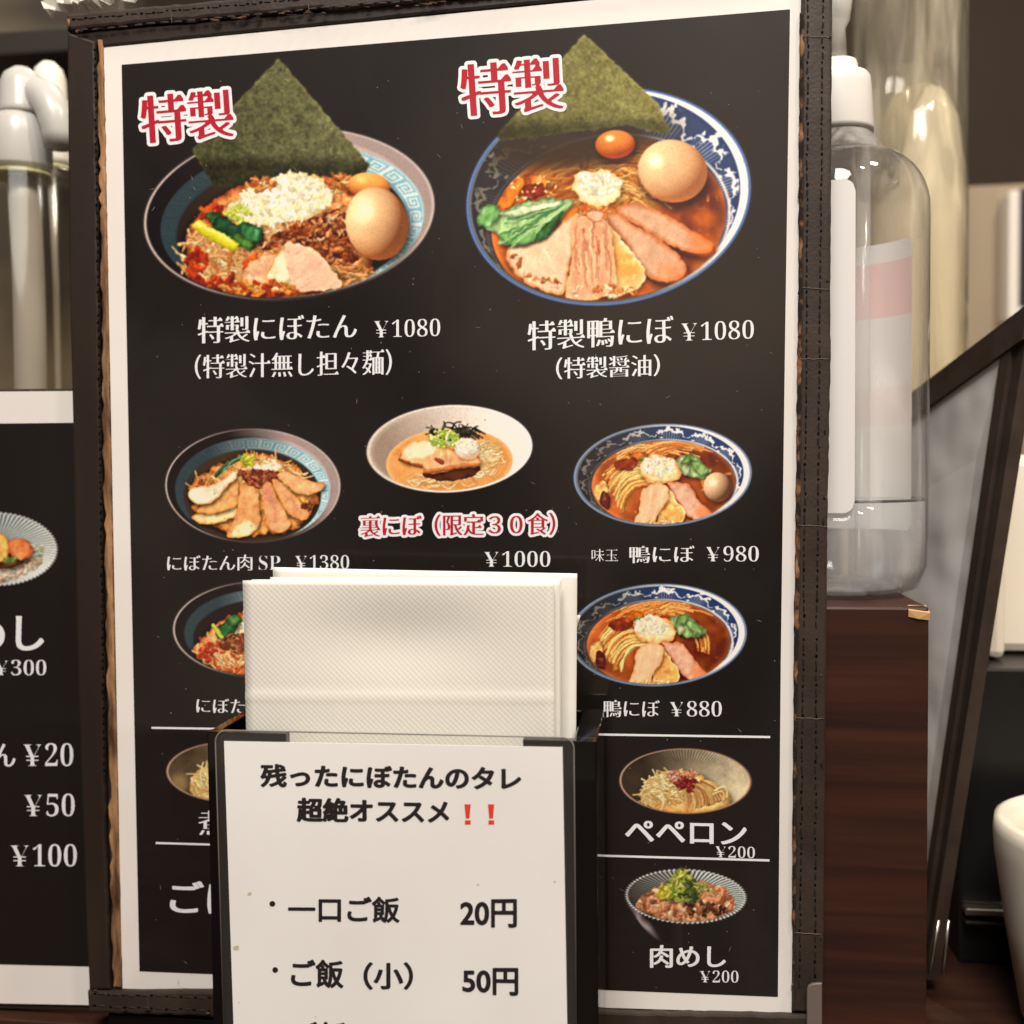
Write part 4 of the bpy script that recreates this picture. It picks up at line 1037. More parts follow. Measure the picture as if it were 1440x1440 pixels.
for a, b in ((tc.outputs['Object'], vo.inputs['Vector']), (tc.outputs['Object'], n1.inputs['Vector']), (vo.outputs['Distance'], mr.inputs['Value']), (n1.outputs['Fac'], m2.inputs['Value']),
             (mr.outputs['Result'], mu.inputs[0]), (m2.outputs['Result'], mu.inputs[1]), (mu.outputs['Value'], mx.inputs['Factor']), (mx.outputs['Result'], B.inputs['Base Color'])): L.new(a, b)
n3 = N.new('ShaderNodeTexNoise'); n3.inputs['Scale'].default_value = 7; n3.inputs['Detail'].default_value = 2
bp = N.new('ShaderNodeBump'); bp.inputs['Strength'].default_value = .25; bp.inputs['Distance'].default_value = .002
L.new(tc.outputs['Object'], n3.inputs['Vector']); L.new(n3.outputs['Fac'], bp.inputs['Height']); L.new(bp.outputs['Normal'], B.inputs['Coat Normal'])
add_rough(M_black, 30, .03, .17, coat=True, p0=.4, p1=.7)
n4 = N.new('ShaderNodeTexNoise'); n4.inputs['Scale'].default_value = 17; n4.inputs['Detail'].default_value = 6; n4.inputs['Distortion'].default_value = 1.2
m4 = N.new('ShaderNodeMapRange'); m4.inputs['From Min'].default_value = .52; m4.inputs['From Max'].default_value = .76; m4.inputs['To Max'].default_value = .03
a4 = N.new('ShaderNodeMath'); a4.operation = 'MAXIMUM'
L.new(tc.outputs['Object'], n4.inputs['Vector']); L.new(n4.outputs['Fac'], m4.inputs['Value']); L.new(m4.outputs['Result'], a4.inputs[0]); L.new(mu.outputs['Value'], a4.inputs[1]); L.new(a4.outputs['Value'], mx.inputs['Factor'])
M_print = mat('printed photograph', (.5, .5, .5), **LAM)
N, L, B = nodes(M_print); ca = N.new('ShaderNodeVertexColor'); ca.layer_name = 'print'; L.new(ca.outputs['Color'], B.inputs['Base Color'])
M_white = mat('white print', ink((232, 222, 208)), **LAM)
M_red = mat('red print', ink((178, 36, 46)), **LAM)
M_halo = mat('pale print outline', ink((240, 222, 210)), **LAM)
M_ink = mat('black lettering ink', (.016, .014, .015), rough=.4, spec=.3, coat=.6, coatr=.12)
M_redink = mat('red lettering ink', (.72, .055, .03), rough=.4, spec=.3, coat=.6, coatr=.12)
M_leather = mat('worn dark brown leatherette', (.02, .016, .014), rough=.5, spec=.4)
add_noise(M_leather, 60, (.024, .0158, .0112), (.043, .0285, .020), 6); add_bump(M_leather, 1100, .25, .0004, 3); add_rough(M_leather, 80, .42, .68)
M_leather2 = mat('smooth dark brown spine', (.020, .014, .011), rough=.42, spec=.4)
add_noise(M_leather2, 40, (.018, .0115, .008), (.032, .0205, .0145), 4, (1, 1, .2)); add_bump(M_leather2, 500, .12, .0004)
M_thread = mat('dark brown thread', (.020, .015, .013), rough=.55, spec=.4)
M_board = mat('torn cardboard core', (.36, .19, .09), rough=.9, spec=.1)
add_noise(M_board, 95, (.05, .026, .014), (.40, .215, .105), 6, (3, 3, .5), p0=.34, p1=.66); add_bump(M_board, 420, .9, .001, 4, (2, 2, .3))
M_chip = mat('exposed brown fibre', (.26, .12, .055), rough=.9, spec=.1); add_noise(M_chip, 210, (.022, .015, .012), (.30, .155, .075), 4, p0=.48, p1=.70)

def clear_film(name, rough=.05, haze=.06, hazecol=(.5, .47, .42), tint=(.97, .965, .95), edge=0.0, ior=1.5, wrinkle=0, limb=None):
    """a thin clear plastic wall: mostly see-through, mirror-like at grazing angles, slightly milky"""
    m = bpy.data.materials.new(name); m.use_nodes = True; N, L = m.node_tree.nodes, m.node_tree.links; N.clear()
    ou = N.new('ShaderNodeOutputMaterial'); t = N.new('ShaderNodeBsdfTransparent'); g = N.new('ShaderNodeBsdfGlossy'); g.inputs['Roughness'].default_value = rough
    fr = N.new('ShaderNodeFresnel'); fr.inputs['IOR'].default_value = ior; d = N.new('ShaderNodeBsdfDiffuse'); d.inputs['Color'].default_value = (*hazecol, 1)
    a = N.new('ShaderNodeMixShader'); b = N.new('ShaderNodeMixShader'); t.inputs['Color'].default_value = (*tint, 1)
    ge = N.new('ShaderNodeNewGeometry'); im = N.new('ShaderNodeMapRange'); im.inputs['To Min'].default_value = ior; im.inputs['To Max'].default_value = 1/ior
    L.new(ge.outputs['Backfacing'], im.inputs['Value']); L.new(im.outputs['Result'], fr.inputs['IOR'])
    if wrinkle:
        tc = N.new('ShaderNodeTexCoord'); mp = N.new('ShaderNodeMapping'); mp.inputs['Scale'].default_value = (1, 1, .22); nn = N.new('ShaderNodeTexNoise'); nn.inputs['Scale'].default_value = 62; nn.inputs['Detail'].default_value = 3
        bu = N.new('ShaderNodeBump'); bu.inputs['Strength'].default_value = wrinkle; bu.inputs['Distance'].default_value = .006
        L.new(tc.outputs['Object'], mp.inputs['Vector']); L.new(mp.outputs['Vector'], nn.inputs['Vector']); L.new(nn.outputs['Fac'], bu.inputs['Height']); L.new(bu.outputs['Normal'], g.inputs['Normal']); L.new(bu.outputs['Normal'], fr.inputs['Normal'])
    lw = N.new('ShaderNodeLayerWeight'); lw.inputs['Blend'].default_value = .25
    mr = N.new('ShaderNodeMapRange'); mr.inputs['From Min'].default_value = .35; mr.inputs['To Min'].default_value = haze; mr.inputs['To Max'].default_value = haze+edge
    if wrinkle:  # bright streaks in the haze, painted for light caught by the wrinkles
        sr = N.new('ShaderNodeMapRange'); sr.inputs['From Min'].default_value = .48; sr.inputs['From Max'].default_value = .78; sr.inputs['To Min'].default_value = 0; sr.inputs['To Max'].default_value = .55
        m3 = N.new('ShaderNodeMapping'); m3.inputs['Scale'].default_value = (1, 1, .16); n3 = N.new('ShaderNodeTexNoise'); n3.inputs['Scale'].default_value = 75; n3.inputs['Detail'].default_value = 3; n3.inputs['Distortion'].default_value = .8
        L.new(tc.outputs['Object'], m3.inputs['Vector']); L.new(m3.outputs['Vector'], n3.inputs['Vector']); L.new(n3.outputs['Fac'], sr.inputs['Value'])
        adn = N.new('ShaderNodeMath'); adn.operation = 'ADD'; adn.use_clamp = True; L.new(mr.outputs['Result'], adn.inputs[0]); L.new(sr.outputs['Result'], adn.inputs[1])
    if limb:                                         # grey put into the haze colour at the rim, standing in for refraction
        mr.inputs['From Min'].default_value = .62; mc = N.new('ShaderNodeMix'); mc.data_type = 'RGBA'; mc.inputs['A'].default_value = (*hazecol, 1); mc.inputs['B'].default_value = (*limb, 1)
        L.new(lw.outputs['Facing'], mc.inputs['Factor']); L.new(mc.outputs['Result'], d.inputs['Color'])
    L.new(lw.outputs['Facing'], mr.inputs['Value']); L.new((adn if wrinkle else mr).outputs[0], a.inputs['Fac'])
    L.new(t.outputs[0], a.inputs[1]); L.new(d.outputs[0], a.inputs[2]); L.new(fr.outputs[0], b.inputs['Fac']); L.new(a.outputs[0], b.inputs[1]); L.new(g.outputs[0], b.inputs[2]); L.new(b.outputs[0], ou.inputs['Surface'])
    return m
M_film = clear_film('clear laminating film', .12, .045)
M_pet = clear_film('clear bottle plastic', .03, .05, (.78, .76, .74), (.99, .99, .985), .50, 1.45, .08, (.26, .25, .265))
M_cyl = clear_film('clear cylinder plastic', .06, .08, (.70, .64, .50), (.985, .98, .96), .25, 1.5, .8)
# ================================================================ the setting
M_table = mat('dark red brown table', (.07, .026, .014), rough=.42, spec=.4)
add_noise(M_table, 16, (.024, .010, .0065), (.066, .027, .0155), 6, (1, 6, 1), rot=(0, 0, .9)); add_bump(M_table, 90, .15)
bm = bmesh.new(); box_bm(bm, (0.1, .35, -.02), (2.2, 1.5, .04)); structure(bm_obj('table_top', bm, M_table, None, .002))
M_wall = mat('dark brown wall', (.052, .037, .026), rough=.7, spec=.2); add_noise(M_wall, 3, (.030, .021, .0145), (.048, .034, .025), 3)
bm = bmesh.new(); box_bm(bm, (0.1, 1.12, .45), (2.2, .04, .94)); structure(bm_obj('wall', bm, M_wall))

# ================================================================ the menu in the middle
menu = thing('menu_board', 'large upright black ramen menu in worn brown stitched cover, standing behind the napkin holder', 'menu')
link('cover_board', slab_mesh('cover_board', [(104, 26), (440, -6), (1172, -62), (1158, 1452), (126, 1426)], .0012, .0042, .0003, pxdepth=0), M_leather, menu)
sheet = link('printed_sheet', slab_mesh('printed_sheet', [(146, 67), (700, 13), (1132, -29), (1125, 480), (1119, 900), (1113, 1425), (848, 1417), (172, 1390)], 0, .0011, 0), M_paper, menu)
link('black_panel', slab_mesh('black_panel', [(171, 91), (640, 52), (1111, 13), (1104, 480), (1098, 930), (1094, 1402), (640, 1384), (196, 1366), (183, 730)], -.00006, -.00002, 0), M_black, sheet)
YP, YT, YT2 = -.00012, -.00018, -.00024
for nm, p in (('bowl_picture', dish_tantan()), ('bowl_picture', dish_kamo_big()), ('bowl_picture', dish_niku()), ('bowl_picture', dish_ura()), ('bowl_picture', dish_kamo(932, 668, 1, 31)),
              ('bowl_picture', dish_kamo(925, 893, 0, 33)), ('bowl_picture', dish_tantan_small()), ('bowl_picture', dish_pepe()), ('bowl_picture', dish_niku_meshi()), ('bowl_picture', dish_side_left())):
    picture(nm, p, YP, sheet, M_print)
def Q(x0, x1, yl0, yl1, yr0=None, yr1=None):       # left x, right x, left top / bottom, right top / bottom
    yr0 = yl0 if yr0 is None else yr0; yr1 = yl1 if yr1 is None else yr1
    return [(x0, yl0), (x1, yr0), (x1, yr1), (x0, yl1)]
def red_heading(name, s, style, quad, R):
    img, halo, M = raster(s, style, quad, 0, R)
    h = link(name+'_outline', cells_mesh(name+'_outline', halo, M, YT), M_halo, sheet)
    l = link(name, cells_mesh(name, img, M, YT2), M_red, sheet)
red_heading('heading', '特製', 'mingheavy', [(196, 135), (325, 124), (330, 192), (200, 202)], 4.6)
red_heading('heading', '特製', 'mingheavy', [(645, 91), (790, 79), (794, 153), (650, 164)], 4.6)
for nm, s, st, q in [
    ('dish_name', '特製にぼたん', 'ming', Q(278, 502, 446, 483, 440, 475.5)), ('price', '¥1080', 'ming', Q(526, 619, 450.5, 475, 448, 472.5)),
    ('dish_name', '（特製汁無し担々麺）', 'ming', Q(274, 551, 499, 533, 491, 527)),
    ('dish_name', '特製鴨にぼ', 'ming', Q(742, 947, 452, 493, 443, 483)), ('price', '¥1080', 'ming', Q(958, 1060, 453.5, 479.5, 450, 476)),
    ('dish_name', '（特製醤油）', 'ming', Q(782, 928, 503, 533.5, 498, 528.5)),
    ('dish_name', 'にぼたん肉', 'ming', Q(235, 355, 781, 803, 780, 802)), ('dish_name', 'SP', 'ming', Q(364, 394, 781.5, 801.5)), ('price', '¥1380', 'ming', Q(415, 491, 780.5, 800.5)),
    ('price', '¥1000', 'ming', Q(681, 774, 775, 797)),
    ('dish_name', '味玉', 'minglight', Q(832, 869, 772, 789.5)), ('dish_name', '鴨にぼ', 'ming', Q(885, 976.5, 768, 792, 767, 791)), ('price', '¥980', 'ming', Q(993, 1067, 768, 789.5)),
    ('dish_name', '鴨にぼ', 'ming', Q(849, 927.5, 984.5, 1008.5)), ('price', '¥880', 'ming', Q(942, 1015, 986, 1007.5)),
    ('dish_name', 'にぼたん', 'ming', Q(276, 370, 982, 1002, 984, 1004)),
    ('dish_name', 'ペペロン', 'brush', Q(879, 1050, 1153, 1185, 1157, 1188)), ('price', '¥200', 'ming', Q(1006, 1061.5, 1189, 1205.5, 1191, 1207)),
    ('dish_name', '肉めし', 'brush', Q(914, 1021, 1329, 1361)), ('price', '¥200', 'ming', Q(984, 1038.5, 1364.5, 1381.5, 1365, 1382)),
    ('dish_name', '煮', 'ming', Q(279, 316, 1140, 1174)), ('dish_name', 'ごはん', 'brush', Q(239, 395, 1238, 1283, 1243, 1288))]:
    text(nm, s, st, q, YT, M_white, sheet)
for s, q in (('裏にぼ', Q(507, 593, 726, 755, 724, 753)), ('（限定３０食）', Q(611, 781, 723.5, 753.5, 721, 752))): red_heading('dish_name', s, 'mingheavy', q, 3.6)
for a, b in (((213, 1023.5), (1083, 1036.5)), ((219, 1185.5), (1082, 1210.0))):
    link('divider_line', slab_mesh('divider_line', [(a[0], a[1]-1.3), (b[0], b[1]-1.5), (b[0], b[1]+1.5), (a[0], a[1]+1.3)], YT, YT+.00004, 0), M_white, sheet)
# scratches and specks on the film
rg = random.Random(5); V = []; F = []
for i in range(240):
    x = rg.uniform(190, 1095); y = rg.uniform(110, 1390); a = rg.uniform(0, 3.14); Ls = rg.choice([.6, .8, 1, 1, 1.3, 1.6, 5]); w = rg.uniform(.35, .8)
    if Ls > 4: w = .3
    dx, dy = math.cos(a)*Ls, math.sin(a)*Ls; n = len(V)
    V += [U(x-dx, y-dy, -.0003), U(x+dy*w/Ls, y-dx*w/Ls, -.0003), U(x+dx, y+dy, -.0003), U(x-dy*w/Ls, y+dx*w/Ls, -.0003)]; F.append([n, n+1, n+2, n+3])
M_dust = mat('grey dust', (.26, .225, .195), rough=.9)
link('film_scratch', pymesh('film_scratch', V, F), M_dust, sheet)['kind'] = 'stuff'

# the stitched cover edges
def wavy(p, q, n, amp, seed, ends=True):
    r = random.Random(seed); out = []
    for i in range(n+1):
        t = i/n; x = p[0]+(q[0]-p[0])*t; y = p[1]+(q[1]-p[1])*t; L = math.hypot(q[0]-p[0], q[1]-p[1]); nx, ny = -(q[1]-p[1])/L, (q[0]-p[0])/L
        a = r.uniform(-amp, amp) if 0 < i < n else 0; out.append((x+nx*a, y+ny*a))
    return out
M_hole_shade = mat('stitch hole shade', (.004, .0035, .003), rough=.9, spec=.05)  # near-black colour stands for the shade down in the stitch holes
def stitches(name, lines, yf, parent, step=21.0, w=1.7, seed=1):
    """flat dark patches for the shade in a row of needle holes, and the thread that rises between them"""
    r = random.Random(seed); V = []; F = []; HV = []; HF = []
    pr = [(-1, 0), (-.7, .75), (0, 1), (.7, .75), (1, 0), (.7, -.75), (0, -1), (-.7, -.75)]
    for (x0, y0), (x1, y1) in lines:
        L = math.hypot(x1-x0, y1-y0); n = int(L/step); ux, uy = (x1-x0)/L, (y1-y0)/L
        for i in range(n):
            t = i*step+r.uniform(-1.5, 1.5); cx, cy = x0+ux*t, y0+uy*t; j = r.uniform(-.8, .8); hl = r.uniform(1.8, 3.4); hw = r.uniform(1.2, 2.0)
            k = len(HV)
            for q, b in pr: HV.append(U(cx+ux*q*hl-uy*(b*hw+j), cy+uy*q*hl+ux*(b*hw+j), yf-.00004))
            HF.append([k+m for m in range(8)][::-1])
            cx += ux*step*.5; cy += uy*step*.5; h = step*r.uniform(.30, .38); k = len(V)
            sk = r.uniform(-.6, .6)
            for q, b in pr: V.append(U(cx+ux*q*h-uy*(b*w+j+sk*q), cy+uy*q*h+ux*(b*w+j+sk*q), yf+.00004))
            for q in (-.45, .45): V.append(U(cx+ux*q*h-uy*(j+sk*q), cy+uy*q*h+ux*(j+sk*q), yf-.00028))
            for m, f in enumerate(([0, 8, 1], [1, 8, 2], [2, 8, 9], [2, 9, 3], [3, 9, 4], [4, 9, 5], [5, 9, 6], [6, 9, 8], [6, 8, 7], [7, 8, 0])): F.append([k+q for q in f])
    link(name, pymesh(name, V, F), M_thread, parent)
    return link('needle_hole_shade', pymesh('needle_hole_shade', HV, HF), M_hole_shade, parent)
YB = -.0014
def rough_strip(a0, a1, b0, b1, n, amp_a, amp_b, seed):
    return wavy(a0, a1, n, amp_a, seed)+wavy(b1, b0, n, amp_b, seed+1)
right = link('edge_binding', slab_mesh('edge_binding', wavy((1126, 28), (1124, 480), 40, .8, 1)+wavy((1123.5, 490), (1119, 905), 36, 1.0, 2)+wavy((1118, 915), (1114, 1420), 44, .9, 3)+[(1155, 1422)]+
             wavy((1157, 1418), (1160, 900), 40, .5, 4)+wavy((1160.5, 890), (1168, 480), 36, .6, 5)+wavy((1167, 470), (1170, -60), 40, .5, 6)+[(1127, -60)], YB, .0011, .0009, pxdepth=0), M_leather, menu)
stitches('stitching', [((1136.5, -20), (1134, 480)), ((1134, 480), (1130, 900)), ((1130, 900), (1124, 1405)), ((1157.5, -20), (1153, 480)), ((1153, 480), (1148, 900)), ((1148, 900), (1146, 1405))], YB, right, 21.5, 1.7, 3)
top = link('edge_binding', slab_mesh('edge_binding', wavy((97, 22), (440, -8), 36, .8, 11)+[(1124, -62), (1124, -44)]+wavy((1122, -42), (460, 18), 40, 1.0, 12)+wavy((455, 15), (98, 46), 34, 1.3, 13), YB-.0006, .0011, .0010, pxdepth=0), M_leather, menu)
stitches('stitching', [((103, 27), (440, -3)), ((108, 43), (470, 10)), ((470, 10), (760, -15))], YB-.0006, top, 19, 1.9, 5)
link('inner_lip', slab_mesh('inner_lip', wavy((104, 47), (455, 16), 20, .3, 15)+[(1126, -46), (1126, -32)]+wavy((1124, -31), (700, 10), 20, .5, 16)+wavy((690, 11), (148, 66), 26, .7, 17)+[(104, 58)], YB+.0009, .0011, .0006, pxdepth=0), M_leather2, menu)
bottom = link('edge_binding', slab_mesh('edge_binding', wavy((126, 1391), (298, 1390), 14, .5, 21)+wavy((310, 1391), (860, 1418), 30, .8, 22)+wavy((870, 1419), (1155, 1424), 20, .8, 25)+[(1156, 1456)]+wavy((1150, 1456), (300, 1427), 40, .8, 23)+wavy((296, 1426), (128, 1421), 12, .9, 24), YB-.0004, .0011, .0009, pxdepth=0), M_leather, menu)
stitches('stitching', [((134, 1398), (870, 1424)), ((134, 1415), (840, 1443))], YB-.0004, bottom, 20, 1.7, 7)
spine = link('spine_strip', slab_mesh('spine_strip', [(97, 47), (100, 400), (105, 600), (112, 960), (124, 1300), (128, 1390)]+wavy((158, 1389), (152, 1200), 16, .8, 31)+wavy((151, 1190), (144, 600), 46, 1.0, 32)+wavy((143, 590), (137, 60), 42, 1.0, 33), YB, .0011, .0008, pxdepth=0), M_leather2, menu)
stitches('stitching', [((133, 70), (138, 400)), ((138, 400), (140, 600)), ((140, 600), (147, 1100))], YB, spine, 11, 1.0, 9)
link('torn_board_edge', slab_mesh('torn_board_edge', wavy((138, 56), (141, 300), 24, 3.0, 41)+wavy((142, 310), (146.5, 700), 30, 2.2, 42)+wavy((147.5, 710), (160, 1387), 48, 2.6, 43)+wavy((172.5, 1388), (161, 900), 40, .5, 44)+wavy((161, 890), (152, 400), 40, .8, 45)+wavy((152, 390), (146, 56), 30, 1.0, 46), -.0007, .0011, .0005, pxdepth=0), M_board, menu)
# where the wrapped leatherette overlaps
M_seam = mat('raised leatherette seam', (.085, .062, .047), rough=.5, spec=.4)
for (x0, y0, x1, y1), yy in (((1128, 51, 1169, 53), YB), ((1127, 404, 1167, 407), YB), ((1124, 505, 1166, 505), YB), ((1121, 738, 1163, 741), YB), ((1118, 1010, 1159, 1011), YB), ((1117, 1312, 1155, 1314), YB), ((240, 14, 242, 33), YB-.0006), ((432, -4, 434, 16), YB-.0006), ((207, 1391, 209, 1424), YB-.0004)):
    a_ = wavy((x0, y0), (x1, y1), 9, .9, int(x0+y0)); vv, ff = tube([U(q[0], q[1], yy-.00002) for q in a_], .00014, 6); link('seam', pymesh('seam', vv, ff, True), M_seam, menu)
# worn places along the edges
link('worn_core', slab_mesh('worn_core', wavy((1124.5, 20), (1122, 480), 60, .9, 61)+wavy((1121.5, 485), (1116.5, 900), 50, .9, 62)+wavy((1116.3, 905), (1113.5, 1300), 30, .6, 63)+wavy((1117, 1300), (1121, 905), 50, 1.4, 64)+wavy((1122, 900), (1126.5, 480), 60, 2.0, 65)+wavy((1127, 475), (1129, 20), 60, 2.0, 66), YB-.0001, .0005, .0002, pxdepth=0), M_chip, menu)
rg = random.Random(8); V = []; F = []
def chip(x, y, a, b, yy):
    n = rg.randint(6, 9); k = len(V)
    for i in range(n):
        t = 6.283*i/n; r = rg.uniform(.55, 1.2); V.append(U(x+a*r*math.cos(t), y+b*r*math.sin(t), yy))
    V.append(U(x, y, yy-.0003))
    for i in range(n): F.append([k+(i+1) % n, k+i, k+n])
for i in range(74):
    t = rg.random(); y = 60+t*1340; x = 1126.5-(y-30)*.0088+rg.uniform(-.6, 1.8); chip(x, y, rg.uniform(.8, 2.0), rg.uniform(2, 11), YB+.0002)
for (x, y, a, b) in [(1159.5, 700, 3, 4), (1160, 607, 1.5, 5), (1158, 735, 1.5, 6), (1155.5, 1075, 1.6, 6), (1154.5, 1320, 1.2, 5), (1154.5, 950, 1.4, 2), (1168, 52, 2.0, 1.5), (1164, 395, 4, 1.2)]: chip(x, y, a, b, YB-.0001)
for i in range(26):
    x = rg.uniform(250, 640); chip(x, 46-(x-98)*.086+rg.uniform(-3, 2)+ (2 if x > 420 else 0), rg.uniform(3, 10), rg.uniform(.7, 1.8), YB-.0008)
for i in range(22):
    x = rg.uniform(135, 860); chip(x, (1390.5 if x < 300 else 1391+(x-310)*.049)+rg.uniform(-1, 1), rg.uniform(2, 7), rg.uniform(.5, 1.4), YB-.0006)
for (x, y, a, b) in [(134, 1393, 4, 2), (112, 44, 8, 3), (96, 33, 2.5, 8), (140, 40, 6, 1.5), (292, 1425, 4, 2), (208, 1421, 6, 2), (176, 1421, 6, 1.5)]: chip(x, y, a, b, YB-.0009)
link('worn_edge', pymesh('worn_edge', V, F), M_chip, menu)['kind'] = 'stuff'

# ================================================================ the second menu on the left
lm = thing('menu_board', 'black side-dish menu with wide white border, mostly cut off by the left picture edge', 'menu')
YL = .0075
ls = link('printed_sheet', slab_mesh('printed_sheet', [(-160, 552), (150, 549.5), (160, 1414), (-160, 1408)], YL, YL+.0012, 0), M_paper, lm)
M_black2 = mat('flat black print', (.010, .008, .0075), **{**LAM, 'coat': .35})
link('black_panel', slab_mesh('black_panel', [(-140, 597), (148, 594), (152, 1360), (-140, 1353)], YL-.00006, YL-.00002, 0), M_black2, ls)
picture('bowl_picture', dish_left_menu(), YL-.00012, ls, M_print, (30, 25, 24))
for nm, s, st, q in [('dish_name', 'めし', 'brush', Q(-42, 62, 866, 915)), ('price', '¥300', 'ming', Q(-8, 65, 928, 949.5)), ('dish_name', 'ん', 'ming', Q(-9, 22, 1046, 1078)), ('price', '¥20', 'ming', Q(33, 103, 1045, 1077.5)),
                     ('price', '¥50', 'ming', Q(34, 105, 1116, 1148)), ('price', '¥100', 'ming', Q(15, 108, 1187, 1218.5))]:
    text(nm, s, st, q, YL-.00018, M_white, ls)
link('cover_board', slab_mesh('cover_board', [(-170, 548), (150, 545.5), (162, 1424), (-170, 1418)], YL+.0013, YL+.004, .0003, pxdepth=YL), M_leather, lm)

# ================================================================ napkin holder, napkins and the price card
M_acry = mat('glossy black acrylic', (.003, .003, .003), rough=.07, spec=.45); add_rough(M_acry, 60, .03, .16)
YH = -.047; YHB = -.010
holder = thing('napkin_holder', 'glossy black acrylic box holding folded paper napkins in front of the menu', 'napkin holder')
def HX(px, y=YH): return U(px, 1040, y).x
hx0, hx1 = U(291, 1040, YH).x, U(839, 1040, YH).x; hz = U(560, 1036, YH).z; T = .003
hl0 = U(402, 1040, YH).x; hl1 = U(735, 1040, YH).x
zb = .0005
front = [(hx0, zb), (hx1, zb), (hx1, hz), (hl1, hz), (hl1, hz-.010), (hl1-.004, hz-.014), (hl0+.004, hz-.014), (hl0, hz-.010), (hl0, hz), (hx0, hz)]
link('front_plate', slab_xz('front_plate', front, YH, YH+T, .0004), M_acry, holder)
def plate(name, x0, x1, y0, y1, z0, z1, m, parent, bev=.0004):
    bm = bmesh.new(); box_bm(bm, ((x0+x1)/2, (y0+y1)/2, (z0+z1)/2), (x1-x0, y1-y0, z1-z0)); return bm_obj(name, bm, m, parent, bev)
plate('side_plate', hx0, hx0+T, YH+T+.0001, YHB, zb, hz, M_acry, holder)
plate('side_plate', hx1-.006, hx1, YH+T+.0001, YHB, zb, hz, M_acry, holder)
plate('back_plate', hx0+T+.0001, hx1-.0061, YHB-T, YHB, zb, hz, M_acry, holder)
plate('base_plate', hx0+T+.0001, hx1-.0061, YH+T+.0001, YHB-T-.0001, zb, zb+T, M_acry, holder)
# napkins
M_nap = mat('white embossed tissue', (.70, .675, .605), rough=.95, spec=.1, sss=.0)
N, L, B = nodes(M_nap)
tc = N.new('ShaderNodeTexCoord'); sx = N.new('ShaderNodeSeparateXYZ'); L.new(tc.outputs['Object'], sx.inputs['Vector'])
def mth(op, a, b=None):
    n = N.new('ShaderNodeMath'); n.operation = op
    for i, q in enumerate((a, b)):
        if q is None: continue
        if isinstance(q, (int, float)): n.inputs[i].default_value = q
        else: L.new(q, n.inputs[i])
    return n.outputs[0]
s1 = mth('COSINE', mth('MULTIPLY', sx.outputs['X'], 2*math.pi/.00155)); s2 = mth('COSINE', mth('MULTIPLY', sx.outputs['Z'], 2*math.pi/.00150))
pr = mth('MULTIPLY', s1, s2); nn = N.new('ShaderNodeTexNoise'); nn.inputs['Scale'].default_value = 38; L.new(tc.outputs['Object'], nn.inputs['Vector'])
s3 = mth('COSINE', mth('ADD', mth('MULTIPLY', sx.outputs['X'], 2*math.pi/.00155), mth('MULTIPLY', sx.outputs['Z'], 2*math.pi/.0015)))
hgt = mth('ADD', mth('ADD', pr, mth('MULTIPLY', s3, .22)), mth('MULTIPLY', nn.outputs['Fac'], 5.0))
bp = N.new('ShaderNodeBump'); bp.inputs['Strength'].default_value = .10; bp.inputs['Distance'].default_value = .00022; L.new(hgt, bp.inputs['Height']); L.new(bp.outputs['Normal'], B.inputs['Normal'])
M_nap2 = mat('white tissue fold', (.76, .74, .68), rough=.95, spec=.1); add_bump(M_nap2, 300, .2, .0004)
def napkin(label, quad, y, thick, wave=.0006, m=None, crease=None, seed=0, lean=.0, fold=True):
    """a folded tissue: two soft leaves joined at the fold; quad = tl, tr, br, bl in photograph pixels"""
    r = random.Random(seed); nx, nz = 36, 120; V = []; F = []
    tl, tr, br, bl = [np.array(q, float) for q in quad]
    def pt(i, j, dy):
        u, v = i/nx, j/nz; p = (tl*(1-u)+tr*u)*(1-v)+(bl*(1-u)+br*u)*v
        P = U(p[0], p[1], y)
        b = wave*(math.sin(u*3.3+seed)*.8+math.sin(u*7+v*4+seed*2)*.35)
        e = min(u, 1-u, v)*9; rnd = thick*.5*(1-min(1, e)**.5) if fold else 0
        cd = 0
        if crease is not None: cd = -.00022*math.exp(-((v-crease)/.006)**2)-.0016*math.exp(-((v-.105)/.07)**2)*math.exp(-((u-.5)/.3)**2)*-1.2+(-.0002 if v > crease else 0)
        return Vector((P.x, P.y+b+dy+(rnd if dy < thick/2 else -rnd)*.6+cd+lean*(1-v), P.z))
    for dy in (0, thick):
        for j in range(nz+1):
            for i in range(nx+1): V.append(pt(i, j, dy))
    n1 = (nx+1)*(nz+1); g = lambda i, j, k: k*n1+j*(nx+1)+i
    for j in range(nz):
        for i in range(nx):
            F.append([g(i, j+1, 0), g(i+1, j+1, 0), g(i+1, j, 0), g(i, j, 0)]); F.append([g(i, j, 1), g(i+1, j, 1), g(i+1, j+1, 1), g(i, j+1, 1)])
    for i in range(nx): F.append([g(i, 0, 0), g(i+1, 0, 0), g(i+1, 0, 1), g(i, 0, 1)]); F.append([g(i+1, nz, 0), g(i, nz, 0), g(i, nz, 1), g(i+1, nz, 1)])
    for j in range(nz): F.append([g(0, j+1, 0), g(0, j, 0), g(0, j, 1), g(0, j+1, 1)]); F.append([g(nx, j, 0), g(nx, j+1, 0), g(nx, j+1, 1), g(nx, j, 1)])
    o = link('paper_napkin', pymesh('paper_napkin', V, F, True), m or M_nap)
    return tag(o, label, 'napkin', 'folded paper napkins in the black holder')
napkin('front white embossed paper napkin with a crease near the holder rim', [(339, 817), (779, 819), (782, 1600), (360, 1600)], YH+.0065, .0016, crease=.205, seed=1)
napkin('paper napkin directly behind the front embossed one, its fold showing as a narrow strip', [(352, 815.5), (787, 817), (789, 1600), (362, 1600)], YH+.0098, .0016, seed=2, m=M_nap2)
